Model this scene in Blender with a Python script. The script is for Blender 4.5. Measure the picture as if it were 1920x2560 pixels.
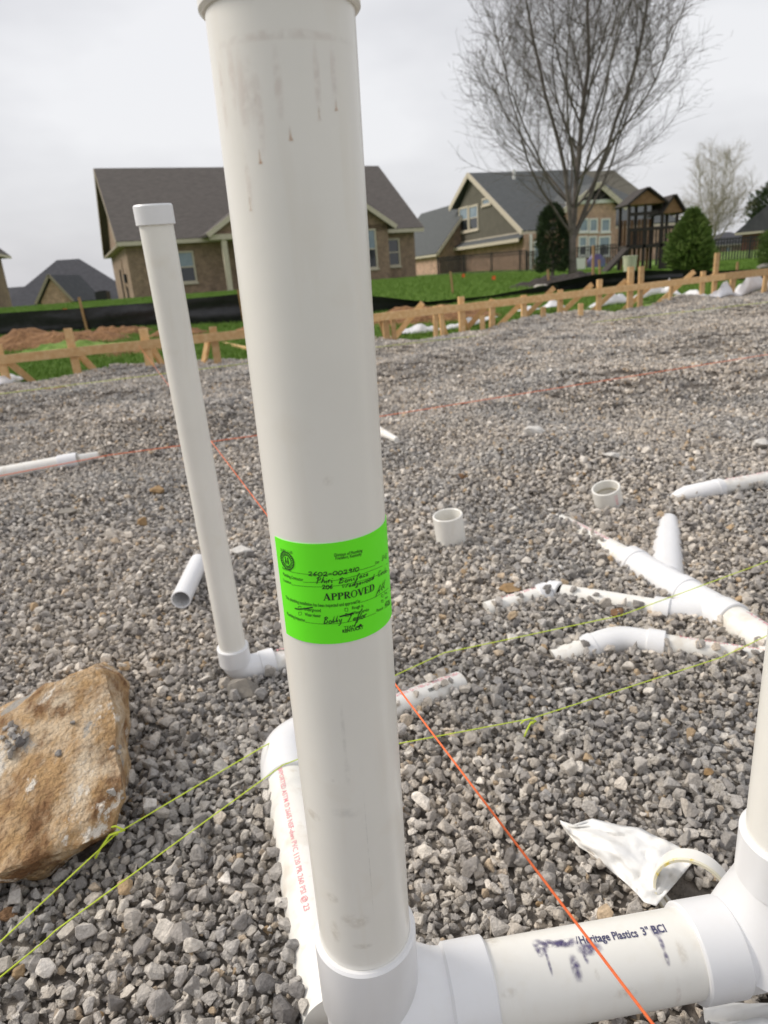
import bpy, bmesh, math, random
import numpy as np
from mathutils import Vector, Matrix, noise as mnoise
random.seed(7); rng = np.random.default_rng(7)
for o in list(bpy.data.objects): bpy.data.objects.remove(o, do_unlink=True)
scene = bpy.context.scene
col = scene.collection
R_ = math.radians
# ------------------------------------------------------------------ camera
FPX, PITCH, ROLL, EYE = 1702.0, R_(19.0), R_(4.3), 0.86
U0 = np.array([0, math.sin(PITCH), math.cos(PITCH)]); X0 = np.array([1., 0, 0])
CF = np.array([0, math.cos(PITCH), -math.sin(PITCH)])
CR = X0*math.cos(ROLL) - U0*math.sin(ROLL); CU = U0*math.cos(ROLL) + X0*math.sin(ROLL)
CC = np.array([0, 0, EYE])
cam = bpy.data.cameras.new('camera'); camo = bpy.data.objects.new('camera', cam); col.objects.link(camo)
cam.sensor_fit = 'VERTICAL'; cam.sensor_height = 36.0; cam.lens = FPX/2560*36.0
cam.clip_start = 0.02; cam.clip_end = 3000
cam.dof.use_dof = True; cam.dof.focus_distance = 0.64; cam.dof.aperture_fstop = 9.5
M = Matrix.Identity(4)
for i in range(3):
    M[i][0] = CR[i]; M[i][1] = CU[i]; M[i][2] = -CF[i]; M[i][3] = CC[i]
camo.matrix_world = M
scene.camera = camo
# ------------------------------------------------------------------ sky, sun, exposure
SUN_EL, SUN_AZ = R_(42), R_(-78)          # azimuth from +Y towards +X
world = bpy.data.worlds.new('World'); scene.world = world; world.use_nodes = True
wt = world.node_tree; wn = wt.nodes; wl = wt.links; wn.clear()
wo = wn.new('ShaderNodeOutputWorld'); bg = wn.new('ShaderNodeBackground'); bg.inputs['Strength'].default_value = 0.1
sky = wn.new('ShaderNodeTexSky'); sky.sky_type = 'NISHITA'; sky.sun_disc = False
sky.sun_elevation = SUN_EL; sky.sun_rotation = SUN_AZ; sky.dust_density = 4.0
tc = wn.new('ShaderNodeTexCoord'); mp = wn.new('ShaderNodeMapping'); mp.inputs['Scale'].default_value = (1.0, 1.0, 2.6)
nz = wn.new('ShaderNodeTexNoise'); nz.inputs['Scale'].default_value = 1.7; nz.inputs['Detail'].default_value = 5; nz.inputs['Roughness'].default_value = 0.5
cr = wn.new('ShaderNodeValToRGB'); cr.color_ramp.elements[0].position = 0.34; cr.color_ramp.elements[1].position = 0.66
cr.color_ramp.elements[0].color = (3.35, 3.35, 3.55, 1); cr.color_ramp.elements[1].color = (5.25, 5.25, 5.35, 1)
mx = wn.new('ShaderNodeMix'); mx.data_type = 'RGBA'; mx.inputs[0].default_value = 0.93
wl.new(tc.outputs['Generated'], mp.inputs[0]); wl.new(mp.outputs[0], nz.inputs['Vector']); wl.new(nz.outputs[0], cr.inputs[0])
wl.new(sky.outputs[0], mx.inputs[6]); wl.new(cr.outputs[0], mx.inputs[7]); wl.new(mx.outputs[2], bg.inputs[0]); wl.new(bg.outputs[0], wo.inputs[0])
sl = bpy.data.lights.new('sun', 'SUN'); sl.energy = 1.5; sl.angle = R_(22); sl.color = (1.0, 0.93, 0.83)
so = bpy.data.objects.new('sun', sl); col.objects.link(so)
sd = Vector((math.sin(SUN_AZ)*math.cos(SUN_EL), math.cos(SUN_AZ)*math.cos(SUN_EL), math.sin(SUN_EL)))
so.rotation_euler = sd.to_track_quat('Z', 'Y').to_euler(); so.location = sd*60
scene.view_settings.view_transform = 'Standard'; scene.view_settings.look = 'None'
scene.view_settings.exposure = 0.78; scene.view_settings.gamma = 1.0
scene.render.engine = 'CYCLES'

# ------------------------------------------------------------------ geometry helpers
def ray(x, y): return CF + CR*(x-960)/FPX - CU*(y-1280)/FPX
def atd(x, y, d): return CC + ray(x, y)*d
def atz(x, y, z=0.0):
    r = ray(x, y); return CC + r*((z-EYE)/r[2])
def sst(a, b, x):
    t = np.clip((x-a)/(b-a), 0, 1); return t*t*(3-2*t)
EX = [-40, -12, -4.35, -3.42, -2.23, 0.05, 2.18, 3.74, 5.88, 7.6, 16, 40]
EY = [8.3, 8.1, 8.1, 8.15, 9.25, 9.85, 10.43, 11.12, 12.37, 13.44, 18.5, 30]
def yedge(x): return np.interp(x, EX, EY)
def pad(x, y):
    x = np.asarray(x, float); y = np.asarray(y, float)
    g = 0.1*sst(0, 3, x)*sst(4, 10, y)
    u = sst(1.9, 3.4, y)
    g = g + u*(0.058*np.sin(1.9*x+0.8*y+0.6)*np.sin(1.3*y-0.5*x+1.1) + 0.034*np.sin(4.1*x-1.7*y)*np.sin(3.3*y+1.2*x))
    for (mx_, my_, ma, sx_, sy_) in ((1.9, 4.7, .13, 1.5, .55), (-1.7, 4.5, .12, 1.2, .5), (3.9, 6.6, .14, 1.8, .6), (-2.8, 6.3, .11, 1.4, .55), (.5, 6.9, .11, 1.4, .6), (5.6, 9.2, .06, 1.8, .9)): g = g + ma*np.exp(-((x-mx_)/sx_)**2-((y-my_)/sy_)**2)*sst(2.6, 3.6, y)
    g = g + 0.006*np.sin(7*x+2)*np.sin(6*y+x)
    return g
def terr(x, y):
    x = np.asarray(x, float); y = np.asarray(y, float)
    z = np.interp(y, [0, 8.2, 10, 15, 33, 50, 90, 400], [-.16, -.16, -.10, .22, .66, .78, .8, .8])
    z = z - sst(2, 14, x)*0.30*sst(9, 20, y)*(1-sst(38, 60, y))
    z = z - sst(42, 66, y)*sst(-4, -16, x)*2.9
    return z
def gz(x, y):
    return float(pad(x, y)) if y < float(yedge(x)) else float(terr(x, y))
def Q(x, y, h=0.0):
    z = h
    for _ in range(6):
        p = atz(x, y, z); z = gz(p[0], p[1]) + h
    return atz(x, y, z)
def V(p): return np.asarray(p, float)
def unit(v): v = V(v); return v/np.linalg.norm(v)
def frame(d):
    d = unit(d); a = V((0, 0, 1)) if abs(d[2]) < .9 else V((0, 1, 0))
    u = unit(np.cross(a, d)); return u, np.cross(d, u), d

class MB:
    def __init__(s): s.v = []; s.f = []; s.att = {}
    def add(s, vs, fs):
        n = len(s.v); s.v += [tuple(map(float, p)) for p in vs]; s.f += [tuple(i+n for i in f) for f in fs]; return s
    def box(s, c, size, ax=None, bev=0):
        c = V(c); ax = np.eye(3) if ax is None else ax
        h = V(size)/2; vs = []
        for k in (-1, 1):
            for j in (-1, 1):
                for i in (-1, 1): vs.append(c + ax[0]*i*h[0] + ax[1]*j*h[1] + ax[2]*k*h[2])
        return s.add(vs, [(0, 2, 3, 1), (4, 5, 7, 6), (0, 1, 5, 4), (2, 6, 7, 3), (0, 4, 6, 2), (1, 3, 7, 5)])
    def beam(s, a, b, w, t, up=(0, 0, 1)):
        a = V(a); b = V(b); d = unit(b-a); u = unit(np.cross(d, V(up))); w2 = np.cross(u, d)
        return s.box((a+b)/2, (t, np.linalg.norm(b-a), w), np.array([u, d, w2]))
    def tube(s, pts, rad, n=6, caps=True):
        pts = [V(p) for p in pts]; m = len(pts)
        if not hasattr(rad, '__len__'): rad = [rad]*m
        vs = []; fs = []; pu = None
        for i, p in enumerate(pts):
            d = pts[min(i+1, m-1)] - pts[max(i-1, 0)]; d = unit(d)
            if pu is None: pu = frame(d)[0]
            pu = unit(pu - d*np.dot(pu, d)); w = np.cross(d, pu)
            for k in range(n):
                a = 2*math.pi*k/n; vs.append(p + (pu*math.cos(a)+w*math.sin(a))*rad[i])
        for i in range(m-1):
            for k in range(n):
                k2 = (k+1) % n; fs.append((i*n+k, i*n+k2, (i+1)*n+k2, (i+1)*n+k))
        if caps: fs.append(tuple(range(n-1, -1, -1))); fs.append(tuple((m-1)*n+k for k in range(n)))
        return s.add(vs, fs)
    def lathe(s, p0, d, prof, n=48, closed=False):
        """prof: (s along d, radius). Caps where radius is 0."""
        u, w, d = frame(d); p0 = V(p0); vs = []; fs = []; m = len(prof)
        for (t, r) in prof:
            for k in range(n):
                a = 2*math.pi*k/n; vs.append(p0 + d*t + (u*math.cos(a)+w*math.sin(a))*max(r, 1e-5))
        for i in range(m-1 + (1 if closed else 0)):
            j = (i+1) % m
            for k in range(n):
                k2 = (k+1) % n; fs.append((i*n+k, i*n+k2, j*n+k2, j*n+k))
        return s.add(vs, fs)
    def prism(s, poly, off):
        poly = [V(p) for p in poly]; off = V(off); n = len(poly)
        vs = poly + [p+off for p in poly]
        fs = [tuple(range(n-1, -1, -1)), tuple(range(n, 2*n))] + [(i, (i+1) % n, n+(i+1) % n, n+i) for i in range(n)]
        return s.add(vs, fs)
    def build(s, name, mat, parent=None, loc=None, smooth=False, kind=None):
        org = V(loc) if loc is not None else (ORG[parent.name] if parent is not None else V((0, 0, 0)))
        me = bpy.data.meshes.new(name)
        arr = np.array(s.v, float).reshape(-1, 3) - org
        me.from_pydata(arr.tolist(), [], s.f); me.update()
        bm = bmesh.new(); bm.from_mesh(me); bmesh.ops.recalc_face_normals(bm, faces=bm.faces); bm.to_mesh(me); bm.free()
        if smooth:
            me.shade_smooth()
            if smooth is not True: me.set_sharp_from_angle(angle=R_(smooth))
        me.materials.append(mat)
        o = bpy.data.objects.new(name, me); col.objects.link(o)
        if parent is not None: o.parent = parent
        else: o.location = org.tolist()
        ORG[o.name] = org
        if kind: o['kind'] = kind
        return o
ORG = {}
def tag(o, label, cat, group=None, kind=None):
    o['label'] = label; o['category'] = cat
    if group: o['group'] = group
    if kind: o['kind'] = kind
    return o
def thing(name, loc, label, cat, group=None):
    o = bpy.data.objects.new(name, None); col.objects.link(o); o.location = V(loc).tolist(); o.empty_display_size = .1
    ORG[o.name] = V(loc); return tag(o, label, cat, group)
def fbm(p, sc, oc=4): return mnoise.fractal(Vector(p)*sc, 1.0, 2.0, oc)

# ------------------------------------------------------------------ materials
def mat(name, c1, c2=None, rough=.6, scale=8, detail=6, bump=0, bscale=40, coords='Object', pos=(.35, .65), c3=None, spec=.5, stretch=(1, 1, 1), sheen=0, dist=.01):
    m = bpy.data.materials.new(name); m.use_nodes = True; nt = m.node_tree; b = nt.nodes['Principled BSDF']
    b.inputs['Roughness'].default_value = rough; b.inputs['Specular IOR Level'].default_value = spec
    t = nt.nodes.new('ShaderNodeTexCoord'); mp = nt.nodes.new('ShaderNodeMapping'); mp.inputs['Scale'].default_value = stretch
    nt.links.new(t.outputs[coords], mp.inputs[0])
    n = nt.nodes.new('ShaderNodeTexNoise'); n.inputs['Scale'].default_value = scale; n.inputs['Detail'].default_value = detail; n.inputs['Roughness'].default_value = .6
    nt.links.new(mp.outputs[0], n.inputs['Vector'])
    r = nt.nodes.new('ShaderNodeValToRGB'); r.color_ramp.elements[0].position, r.color_ramp.elements[1].position = pos
    r.color_ramp.elements[0].color = (*c1, 1); r.color_ramp.elements[1].color = (*(c2 or c1), 1)
    if c3: e = r.color_ramp.elements.new((pos[0]+pos[1])/2); e.color = (*c3, 1)
    nt.links.new(n.outputs[0], r.inputs[0]); nt.links.new(r.outputs[0], b.inputs['Base Color'])
    if bump:
        n2 = nt.nodes.new('ShaderNodeTexNoise'); n2.inputs['Scale'].default_value = bscale; n2.inputs['Detail'].default_value = 5
        nt.links.new(mp.outputs[0], n2.inputs['Vector'])
        bp = nt.nodes.new('ShaderNodeBump'); bp.inputs['Strength'].default_value = bump; bp.inputs['Distance'].default_value = dist
        nt.links.new(n2.outputs[0], bp.inputs['Height']); nt.links.new(bp.outputs[0], b.inputs['Normal'])
    return m
def node(m, t): return m.node_tree.nodes.new(t)
def link(m, a, b): m.node_tree.links.new(a, b)
def bsdf(m): return m.node_tree.nodes['Principled BSDF']
def pvc(name, c, dirt=(.62, .52, .36), amount=.35, rough=.38):
    """white plastic with faint streaks and scuffs"""
    m = mat(name, c, tuple(x*.95 for x in c), rough=rough, scale=6, bump=.05, bscale=90, dist=.002)
    b = bsdf(m); base = b.inputs['Base Color'].links[0].from_socket
    t = node(m, 'ShaderNodeTexCoord'); mp = node(m, 'ShaderNodeMapping'); mp.inputs['Scale'].default_value = (60, 60, 5)
    link(m, t.outputs['Object'], mp.inputs[0])
    n = node(m, 'ShaderNodeTexNoise'); n.inputs['Scale'].default_value = 1; n.inputs['Detail'].default_value = 6; link(m, mp.outputs[0], n.inputs['Vector'])
    n2 = node(m, 'ShaderNodeTexNoise'); n2.inputs['Scale'].default_value = 14; n2.inputs['Detail'].default_value = 8; link(m, t.outputs['Object'], n2.inputs['Vector'])
    r1 = node(m, 'ShaderNodeValToRGB'); r1.color_ramp.elements[0].position = .56; r1.color_ramp.elements[1].position = .78
    link(m, n.outputs[0], r1.inputs[0])
    r2 = node(m, 'ShaderNodeValToRGB'); r2.color_ramp.elements[0].position = .60; r2.color_ramp.elements[1].position = .72
    link(m, n2.outputs[0], r2.inputs[0])
    ad = node(m, 'ShaderNodeMath'); ad.operation = 'MAXIMUM'; link(m, r1.outputs[0], ad.inputs[0]); link(m, r2.outputs[0], ad.inputs[1])
    mu = node(m, 'ShaderNodeMath'); mu.operation = 'MULTIPLY'; mu.inputs[1].default_value = amount; link(m, ad.outputs[0], mu.inputs[0])
    x = node(m, 'ShaderNodeMix'); x.data_type = 'RGBA'; link(m, mu.outputs[0], x.inputs[0]); link(m, base, x.inputs[6]); x.inputs[7].default_value = (*dirt, 1)
    link(m, x.outputs[2], b.inputs['Base Color'])
    b.inputs['Subsurface Weight'].default_value = .04; b.inputs['Subsurface Radius'].default_value = (.01, .01, .008); b.inputs['Subsurface Scale'].default_value = .2
    return m
M_ = {}
M_['pvc'] = pvc('pvc_ivory_white', (.865, .85, .80), amount=.14, rough=.30)
M_['pvcw'] = pvc('pvc_fitting_white', (.83, .835, .85), amount=.08, rough=.32)
M_['pvcb'] = pvc('pvc_buried_white', (.86, .845, .80), dirt=(.50, .40, .27), amount=.40)
M_['inner'] = mat('pvc_inner', (.6, .56, .46), (.45, .40, .30), rough=.5, scale=20)
M_['tagg'] = mat('fluorescent_green_paper', (.165, .98, .02), (.175, 1.0, .025), rough=.6, spec=.35, bump=.25, bscale=45, dist=.0015)
M_['ink'] = mat('black_ink', (.012, .02, .012), rough=.7)
M_['inkg'] = mat('printed_green_black_ink', (.02, .075, .012), rough=.7)
M_['red'] = mat('faded_red_print', (.75, .22, .26), (.82, .45, .48), rough=.5, scale=90)
M_['orange'] = mat('orange_twine', (.95, .20, .055), (.85, .15, .04), rough=.6, scale=300)
M_['yellow'] = mat('neon_yellow_twine', (.66, .80, .06), (.55, .70, .05), rough=.6, scale=300)
M_['lumber'] = mat('pine_lumber', (.63, .39, .175), (.76, .54, .29), rough=.75, scale=6, stretch=(3, 3, 3), c3=(.69, .455, .22), bump=.1)
_l = M_['lumber']; _b = bsdf(_l); _s = _b.inputs['Base Color'].links[0].from_socket; _o = node(_l, 'ShaderNodeObjectInfo'); _r = node(_l, 'ShaderNodeValToRGB'); _r.color_ramp.elements[0].color = (.72, .70, .68, 1); _r.color_ramp.elements[1].color = (1.12, 1.1, 1.08, 1); link(_l, _o.outputs['Random'], _r.inputs[0])
_x = node(_l, 'ShaderNodeMix'); _x.data_type = 'RGBA'; _x.blend_type = 'MULTIPLY'; _x.inputs[0].default_value = 1; link(_l, _s, _x.inputs[6]); link(_l, _r.outputs[0], _x.inputs[7]); link(_l, _x.outputs[2], _b.inputs['Base Color'])
M_['stake'] = mat('weathered_stake', (.36, .21, .09), (.45, .28, .14), rough=.8)
M_['silt'] = mat('black_woven_fabric', (.012, .012, .015), (.022, .022, .026), rough=.42, scale=4, bump=.5, bscale=7, dist=.03)
M_['dirt'] = mat('red_brown_soil', (.17, .08, .032), (.31, .165, .072), rough=.95, scale=9, bump=1, bscale=18, dist=.05)
M_['mulch'] = mat('dark_mulch', (.026, .021, .018), (.05, .04, .034), rough=.95, scale=9, bump=1, bscale=14, dist=.05)
M_['sheet'] = mat('white_plastic_sheeting', (.80, .80, .82), (.74, .74, .77), rough=.45, scale=5, bump=.4, bscale=12, dist=.02)
M_['roofb'] = mat('brown_shingles', (.09, .08, .074), (.13, .115, .106), rough=.9, scale=3, stretch=(1, 1, 6), bump=.6, bscale=9, dist=.04)
M_['roofg'] = mat('grey_shingles', (.07, .077, .08), (.10, .107, .11), rough=.9, scale=3, stretch=(1, 1, 6), bump=.6, bscale=9, dist=.04)
M_['roofd'] = mat('charcoal_shingles', (.055, .056, .066), (.078, .078, .09), rough=.9, scale=3, bump=.5, bscale=9, dist=.04)
def brick(name, a, b, mo, sc=5.0):
    m = mat(name, a, b, rough=.9); t = node(m, 'ShaderNodeTexCoord')
    # wall-aligned coordinates: run along the wall and up it
    sp = node(m, 'ShaderNodeSeparateXYZ'); link(m, t.outputs['Object'], sp.inputs[0])
    ad = node(m, 'ShaderNodeMath'); link(m, sp.outputs[0], ad.inputs[0]); link(m, sp.outputs[1], ad.inputs[1])
    cb = node(m, 'ShaderNodeCombineXYZ'); link(m, ad.outputs[0], cb.inputs[0]); link(m, sp.outputs[2], cb.inputs[1])
    k = node(m, 'ShaderNodeTexBrick'); k.inputs['Scale'].default_value = sc; k.inputs['Color1'].default_value = (*a, 1); k.inputs['Color2'].default_value = (*b, 1); k.inputs['Mortar'].default_value = (*mo, 1)
    k.inputs['Mortar Size'].default_value = .025; k.inputs['Bias'].default_value = 0; k.inputs['Brick Width'].default_value = 1.05; k.inputs['Row Height'].default_value = .38
    link(m, cb.outputs[0], k.inputs['Vector'])
    n = node(m, 'ShaderNodeTexNoise'); n.inputs['Scale'].default_value = 2.6; n.inputs['Detail'].default_value = 9; n.inputs['Roughness'].default_value = .75; link(m, t.outputs['Object'], n.inputs['Vector'])
    hs = node(m, 'ShaderNodeMix'); hs.data_type = 'RGBA'; hs.blend_type = 'MULTIPLY'; hs.inputs[0].default_value = .75
    rr = node(m, 'ShaderNodeValToRGB'); rr.color_ramp.elements[0].position = .3; rr.color_ramp.elements[1].position = .7; rr.color_ramp.elements[0].color = (.45, .43, .42, 1); rr.color_ramp.elements[1].color = (1.45, 1.38, 1.3, 1); link(m, n.outputs[0], rr.inputs[0])
    link(m, k.outputs[0], hs.inputs[6]); link(m, rr.outputs[0], hs.inputs[7]); link(m, hs.outputs[2], bsdf(m).inputs['Base Color'])
    return m
M_['brick'] = brick('tan_brown_brick', (.30, .215, .16), (.24, .17, .125), (.33, .26, .20))
M_['brickp'] = brick('pale_pink_brick', (.52, .345, .265), (.40, .255, .195), (.52, .42, .35))
M_['brickr'] = brick('red_brick', (.22, .085, .055), (.17, .065, .045), (.26, .16, .12))
M_['siding'] = mat('olive_siding', (.10, .092, .07), (.12, .11, .085), rough=.8, scale=2)
M_['trim'] = mat('cream_trim', (.52, .46, .36), (.58, .52, .42), rough=.6)
M_['twhite'] = mat('white_trim', (.72, .71, .68), rough=.5)
M_['soffit'] = mat('brown_soffit', (.30, .25, .19), rough=.7)
M_['glass'] = mat('window_glass', (.02, .025, .03), rough=.08, spec=.8)
M_['glassb'] = mat('window_glass_with_blinds', (.24, .31, .36), (.16, .22, .27), rough=.12, scale=1.5, spec=.7)
M_['dark'] = mat('dark_recess', (.02, .02, .022), rough=.9)
M_['black'] = mat('black_metal', (.012, .012, .013), rough=.45)
M_['tower'] = mat('dark_stained_wood', (.03, .024, .02), (.045, .035, .03), rough=.8)
M_['cedar'] = mat('cedar_boards', (.24, .13, .065), (.32, .185, .095), rough=.8)
M_['bark'] = mat('grey_brown_bark', (.095, .08, .07), (.17, .147, .128), rough=.95, scale=5)
M_['barkp'] = mat('pale_twig_bark', (.24, .21, .14), (.32, .29, .20), rough=.95, scale=5)
M_['leafd'] = mat('dark_evergreen', (.018, .035, .012), (.045, .075, .022), rough=.8, scale=6)
M_['leafg'] = mat('green_evergreen', (.075, .14, .022), (.19, .27, .06), rough=.8, scale=6)
M_['grass'] = mat('grass_blades', (.095, .20, .02), (.20, .31, .05), rough=.8, scale=.8)
M_['lawn'] = mat('lawn_soil_and_grass', (.10, .20, .025), (.20, .29, .06), rough=.95, scale=1.6, bump=.6, bscale=25, dist=.03)
M_['concrete'] = mat('pale_stone', (.45, .41, .36), (.55, .51, .46), rough=.9)
M_['flag'] = mat('orange_flag', (.9, .16, .03), rough=.6)
M_['cream'] = mat('cream_plastic', (.55, .56, .42), rough=.5)
M_['purple'] = mat('purple_plastic', (.16, .10, .28), (.12, .18, .32), rough=.4, scale=2)
M_['cloth'] = mat('thin_white_plastic_film', (.86, .86, .85), (.80, .75, .66), rough=.35, scale=9, pos=(.55, .85), bump=.2, bscale=60, dist=.004)
M_['clod'] = mat('brown_clod', (.16, .09, .045), (.24, .14, .075), rough=.95, scale=40, bump=1, bscale=120, dist=.004)

# gravel stone material: tone differs stone by stone
def gravel_mat():
    m = mat('crushed_limestone', (.3, .28, .26), rough=.92, bump=.9, bscale=3.5, dist=.004)
    oi = node(m, 'ShaderNodeObjectInfo'); at = node(m, 'ShaderNodeAttribute'); at.attribute_name = 'rnd'
    ad = node(m, 'ShaderNodeMath'); link(m, oi.outputs['Random'], ad.inputs[0]); link(m, at.outputs['Fac'], ad.inputs[1])
    fr = node(m, 'ShaderNodeMath'); fr.operation = 'FRACT'; link(m, ad.outputs[0], fr.inputs[0])
    r = node(m, 'ShaderNodeValToRGB'); cr = r.color_ramp
    cols = [(0, (.16, .15, .145)), (.12, (.30, .283, .27)), (.34, (.44, .415, .385)), (.54, (.50, .455, .40)), (.66, (.40, .385, .375)), (.82, (.58, .54, .485)), (.93, (.74, .70, .65)), (.99, (.48, .37, .25))]
    cr.elements[0].color = (*cols[0][1], 1); cr.elements[1].position = 1; cr.elements[1].color = (.44, .31, .18, 1)
    for p, c in cols[1:]: e = cr.elements.new(p); e.color = (*c, 1)
    link(m, fr.outputs[0], r.inputs[0])
    ge = node(m, 'ShaderNodeNewGeometry'); wn_ = node(m, 'ShaderNodeTexNoise'); wn_.inputs['Scale'].default_value = 1.6; wn_.inputs['Detail'].default_value = 3; link(m, ge.outputs['Position'], wn_.inputs['Vector'])
    wr = node(m, 'ShaderNodeValToRGB'); wr.color_ramp.elements[0].position = .38; wr.color_ramp.elements[1].position = .62; wr.color_ramp.elements[0].color = (.87, .89, .915, 1); wr.color_ramp.elements[1].color = (1.08, 1.055, 1.02, 1); link(m, wn_.outputs[0], wr.inputs[0])
    wx = node(m, 'ShaderNodeMix'); wx.data_type = 'RGBA'; wx.blend_type = 'MULTIPLY'; wx.inputs[0].default_value = 1; link(m, r.outputs[0], wx.inputs[6]); link(m, wr.outputs[0], wx.inputs[7])
    t = node(m, 'ShaderNodeTexCoord'); n = node(m, 'ShaderNodeTexNoise'); n.inputs['Scale'].default_value = 2.2; n.inputs['Detail'].default_value = 9; n.inputs['Roughness'].default_value = .7
    link(m, t.outputs['Object'], n.inputs['Vector'])
    rr = node(m, 'ShaderNodeValToRGB'); rr.color_ramp.elements[0].position = .3; rr.color_ramp.elements[1].position = .72
    rr.color_ramp.elements[0].color = (.70, .685, .665, 1); rr.color_ramp.elements[1].color = (1.42, 1.41, 1.40, 1); link(m, n.outputs[0], rr.inputs[0])
    x = node(m, 'ShaderNodeMix'); x.data_type = 'RGBA'; x.blend_type = 'MULTIPLY'; x.inputs[0].default_value = 1
    link(m, wx.outputs[2], x.inputs[6]); link(m, rr.outputs[0], x.inputs[7]); link(m, x.outputs[2], bsdf(m).inputs['Base Color'])
    return m
M_['gravel'] = gravel_mat()
M_['bed'] = mat('gravel_dust_bed', (.13, .115, .10), (.24, .21, .18), rough=1, scale=60, bump=1, bscale=70, dist=.01)

# ------------------------------------------------------------------ the ground
def sheet(name, xs, ys, fn, m):
    mb = MB(); nx, ny = len(xs), len(ys)
    X, Y = np.meshgrid(xs, ys); Z = fn(X, Y)
    mb.v = np.c_[X.ravel(), Y.ravel(), Z.ravel()].tolist()
    mb.f = [(j*nx+i, j*nx+i+1, (j+1)*nx+i+1, (j+1)*nx+i) for j in range(ny-1) for i in range(nx-1)]
    return mb.build(name, m, smooth=True, kind='structure')
xs = np.unique(np.concatenate([np.linspace(-600, -40, 15), np.linspace(-40, 40, 81), np.linspace(40, 600, 15)]))
ys = np.unique(np.concatenate([[-40, -10, 0, 4, 7], np.linspace(8, 20, 49), np.linspace(20, 70, 51), np.linspace(70, 1500, 20)]))
def lawnz(X, Y):
    z = terr(X, Y); return np.where(Y < yedge(X)-.3, z-.35, z)
sheet('lawn_ground', xs, ys, lawnz, M_['lawn'])
def bedz(X, T):
    Y = np.where(T <= 1, -6 + T*(yedge(X)+6), yedge(X)+(T-1)*0.7); return Y
mb = MB(); xs = np.linspace(-14, 18, 161); ts = np.concatenate([np.linspace(0, 1, 121), [1.2, 1.5, 1.9]])
X, T = np.meshgrid(xs, ts); Y = bedz(X, T); Z = pad(X, Y) - .012; Z = np.where(T > 1, Z - (T-1)*.42, Z)
mb.v = np.c_[X.ravel(), Y.ravel(), Z.ravel()].tolist(); nx = len(xs)
mb.f = [(j*nx+i, j*nx+i+1, (j+1)*nx+i+1, (j+1)*nx+i) for j in range(len(ts)-1) for i in range(nx-1)]
mb.build('gravel_bed', M_['bed'], smooth=True, kind='structure')

# ------------------------------------------------------------------ pipes
BUR = []
CAPS = []                     # (p0, p1, r): where no loose stone may lie
def keep(p0, p1, r): CAPS.append((V(p0), V(p1), r))
def pipe(p0, p1, r, name, parent, m='pvc', cap0=True, cap1=True, hollow=False, n=48, solid=True):
    mb = MB(); p0 = V(p0); p1 = V(p1); L = np.linalg.norm(p1-p0); d = (p1-p0)/L
    if hollow: prof = [(0, r), (L, r), (L, r-.0055), (0, r-.0055)]; mb.lathe(p0, d, prof, n, closed=True)
    else: mb.lathe(p0, d, [(0, 0), (0, r), (L, r), (L, 0)], n)
    if solid: keep(p0, p1, r)
    if m == 'pvcb': BUR.append((p0, p1, r))
    return mb.build(name, M_[m], parent, smooth=30)
def hub(p0, d, L, r, name, parent, m='pvcw', ri=None, n=48):
    """socket collar with a small rounded lip at each end"""
    ri = ri or r-.0075; b = .0018
    prof = [(0, ri), (0, r-b), (b, r), (L-b, r), (L, r-b), (L, ri)]
    return MB().lathe(p0, d, prof, n).build(name, M_[m], parent, smooth=40)
def arc(p0, d0, p1, d1, n=10):
    """smooth bend from p0 leaving along d0 to p1 arriving along d1"""
    p0, p1 = V(p0), V(p1); k = np.linalg.norm(p1-p0)*.55; a = p0+unit(d0)*k; b = p1-unit(d1)*k
    return [p0*(1-t)**3+3*a*t*(1-t)**2+3*b*t*t*(1-t)+p1*t**3 for t in np.linspace(0, 1, n)]
def cylsurf(p0, d, r):
    """surface coordinates of a pipe: s along it, t metres round it (t=0 on the side facing the camera or sky)"""
    p0 = V(p0); d = unit(d)
    def make(ref):
        ref = unit(V(ref)-d*np.dot(ref, d)); w = np.cross(d, ref)
        return lambda s, t, lift=.0004: p0 + d*s + (ref*math.cos(t/r)+w*math.sin(t/r))*(r+lift)
    return make
# --- text as flat outlines
def text_geo(s, bold=0.0):
    cu = bpy.data.curves.new('t', 'FONT'); cu.body = s; cu.size = 1; cu.offset = bold; cu.resolution_u = 2
    ob = bpy.data.objects.new('t', cu); col.objects.link(ob)
    dg = bpy.context.evaluated_depsgraph_get(); me = bpy.data.meshes.new_from_object(ob.evaluated_get(dg))
    v = np.array([p.co[:2] for p in me.vertices]); f = [tuple(p.vertices) for p in me.polygons]
    bpy.data.objects.remove(ob); bpy.data.meshes.remove(me); bpy.data.curves.remove(cu)
    x0 = v[:, 0].min(); v[:, 0] -= x0
    return v/.7, f            # capital height = 1
def put_text(mb, s, surf, a, b, h, bold=0.0, lift=.0005, slant=0.0):
    """text from surface point a to b (baseline ends), capital height h metres"""
    v, f = text_geo(s, bold); W = v[:, 0].max(); a = V(a); b = V(b); L = np.linalg.norm(b-a); e = (b-a)/L; nrm = V((-e[1], e[0]))
    mb.add([surf(*(a + e*(x/W*L + slant*y*h) + nrm*y*h), lift) for x, y in v], f)
def ribbon(mb, pts, w, surf, lift=.0006):
    pts = [V(p) for p in pts]; n = len(pts); vs = []
    ws = w if hasattr(w, '__len__') else [w]*n
    for i, p in enumerate(pts):
        d = pts[min(i+1, n-1)]-pts[max(i-1, 0)]; L = np.linalg.norm(d); d = d/L if L > 1e-9 else V((1, 0)); q = V((-d[1], d[0]))*ws[i]/2
        vs += [surf(*(p+q), lift), surf(*(p-q), lift)]
    mb.add(vs, [(2*i, 2*i+1, 2*i+3, 2*i+2) for i in range(n-1)])

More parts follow.
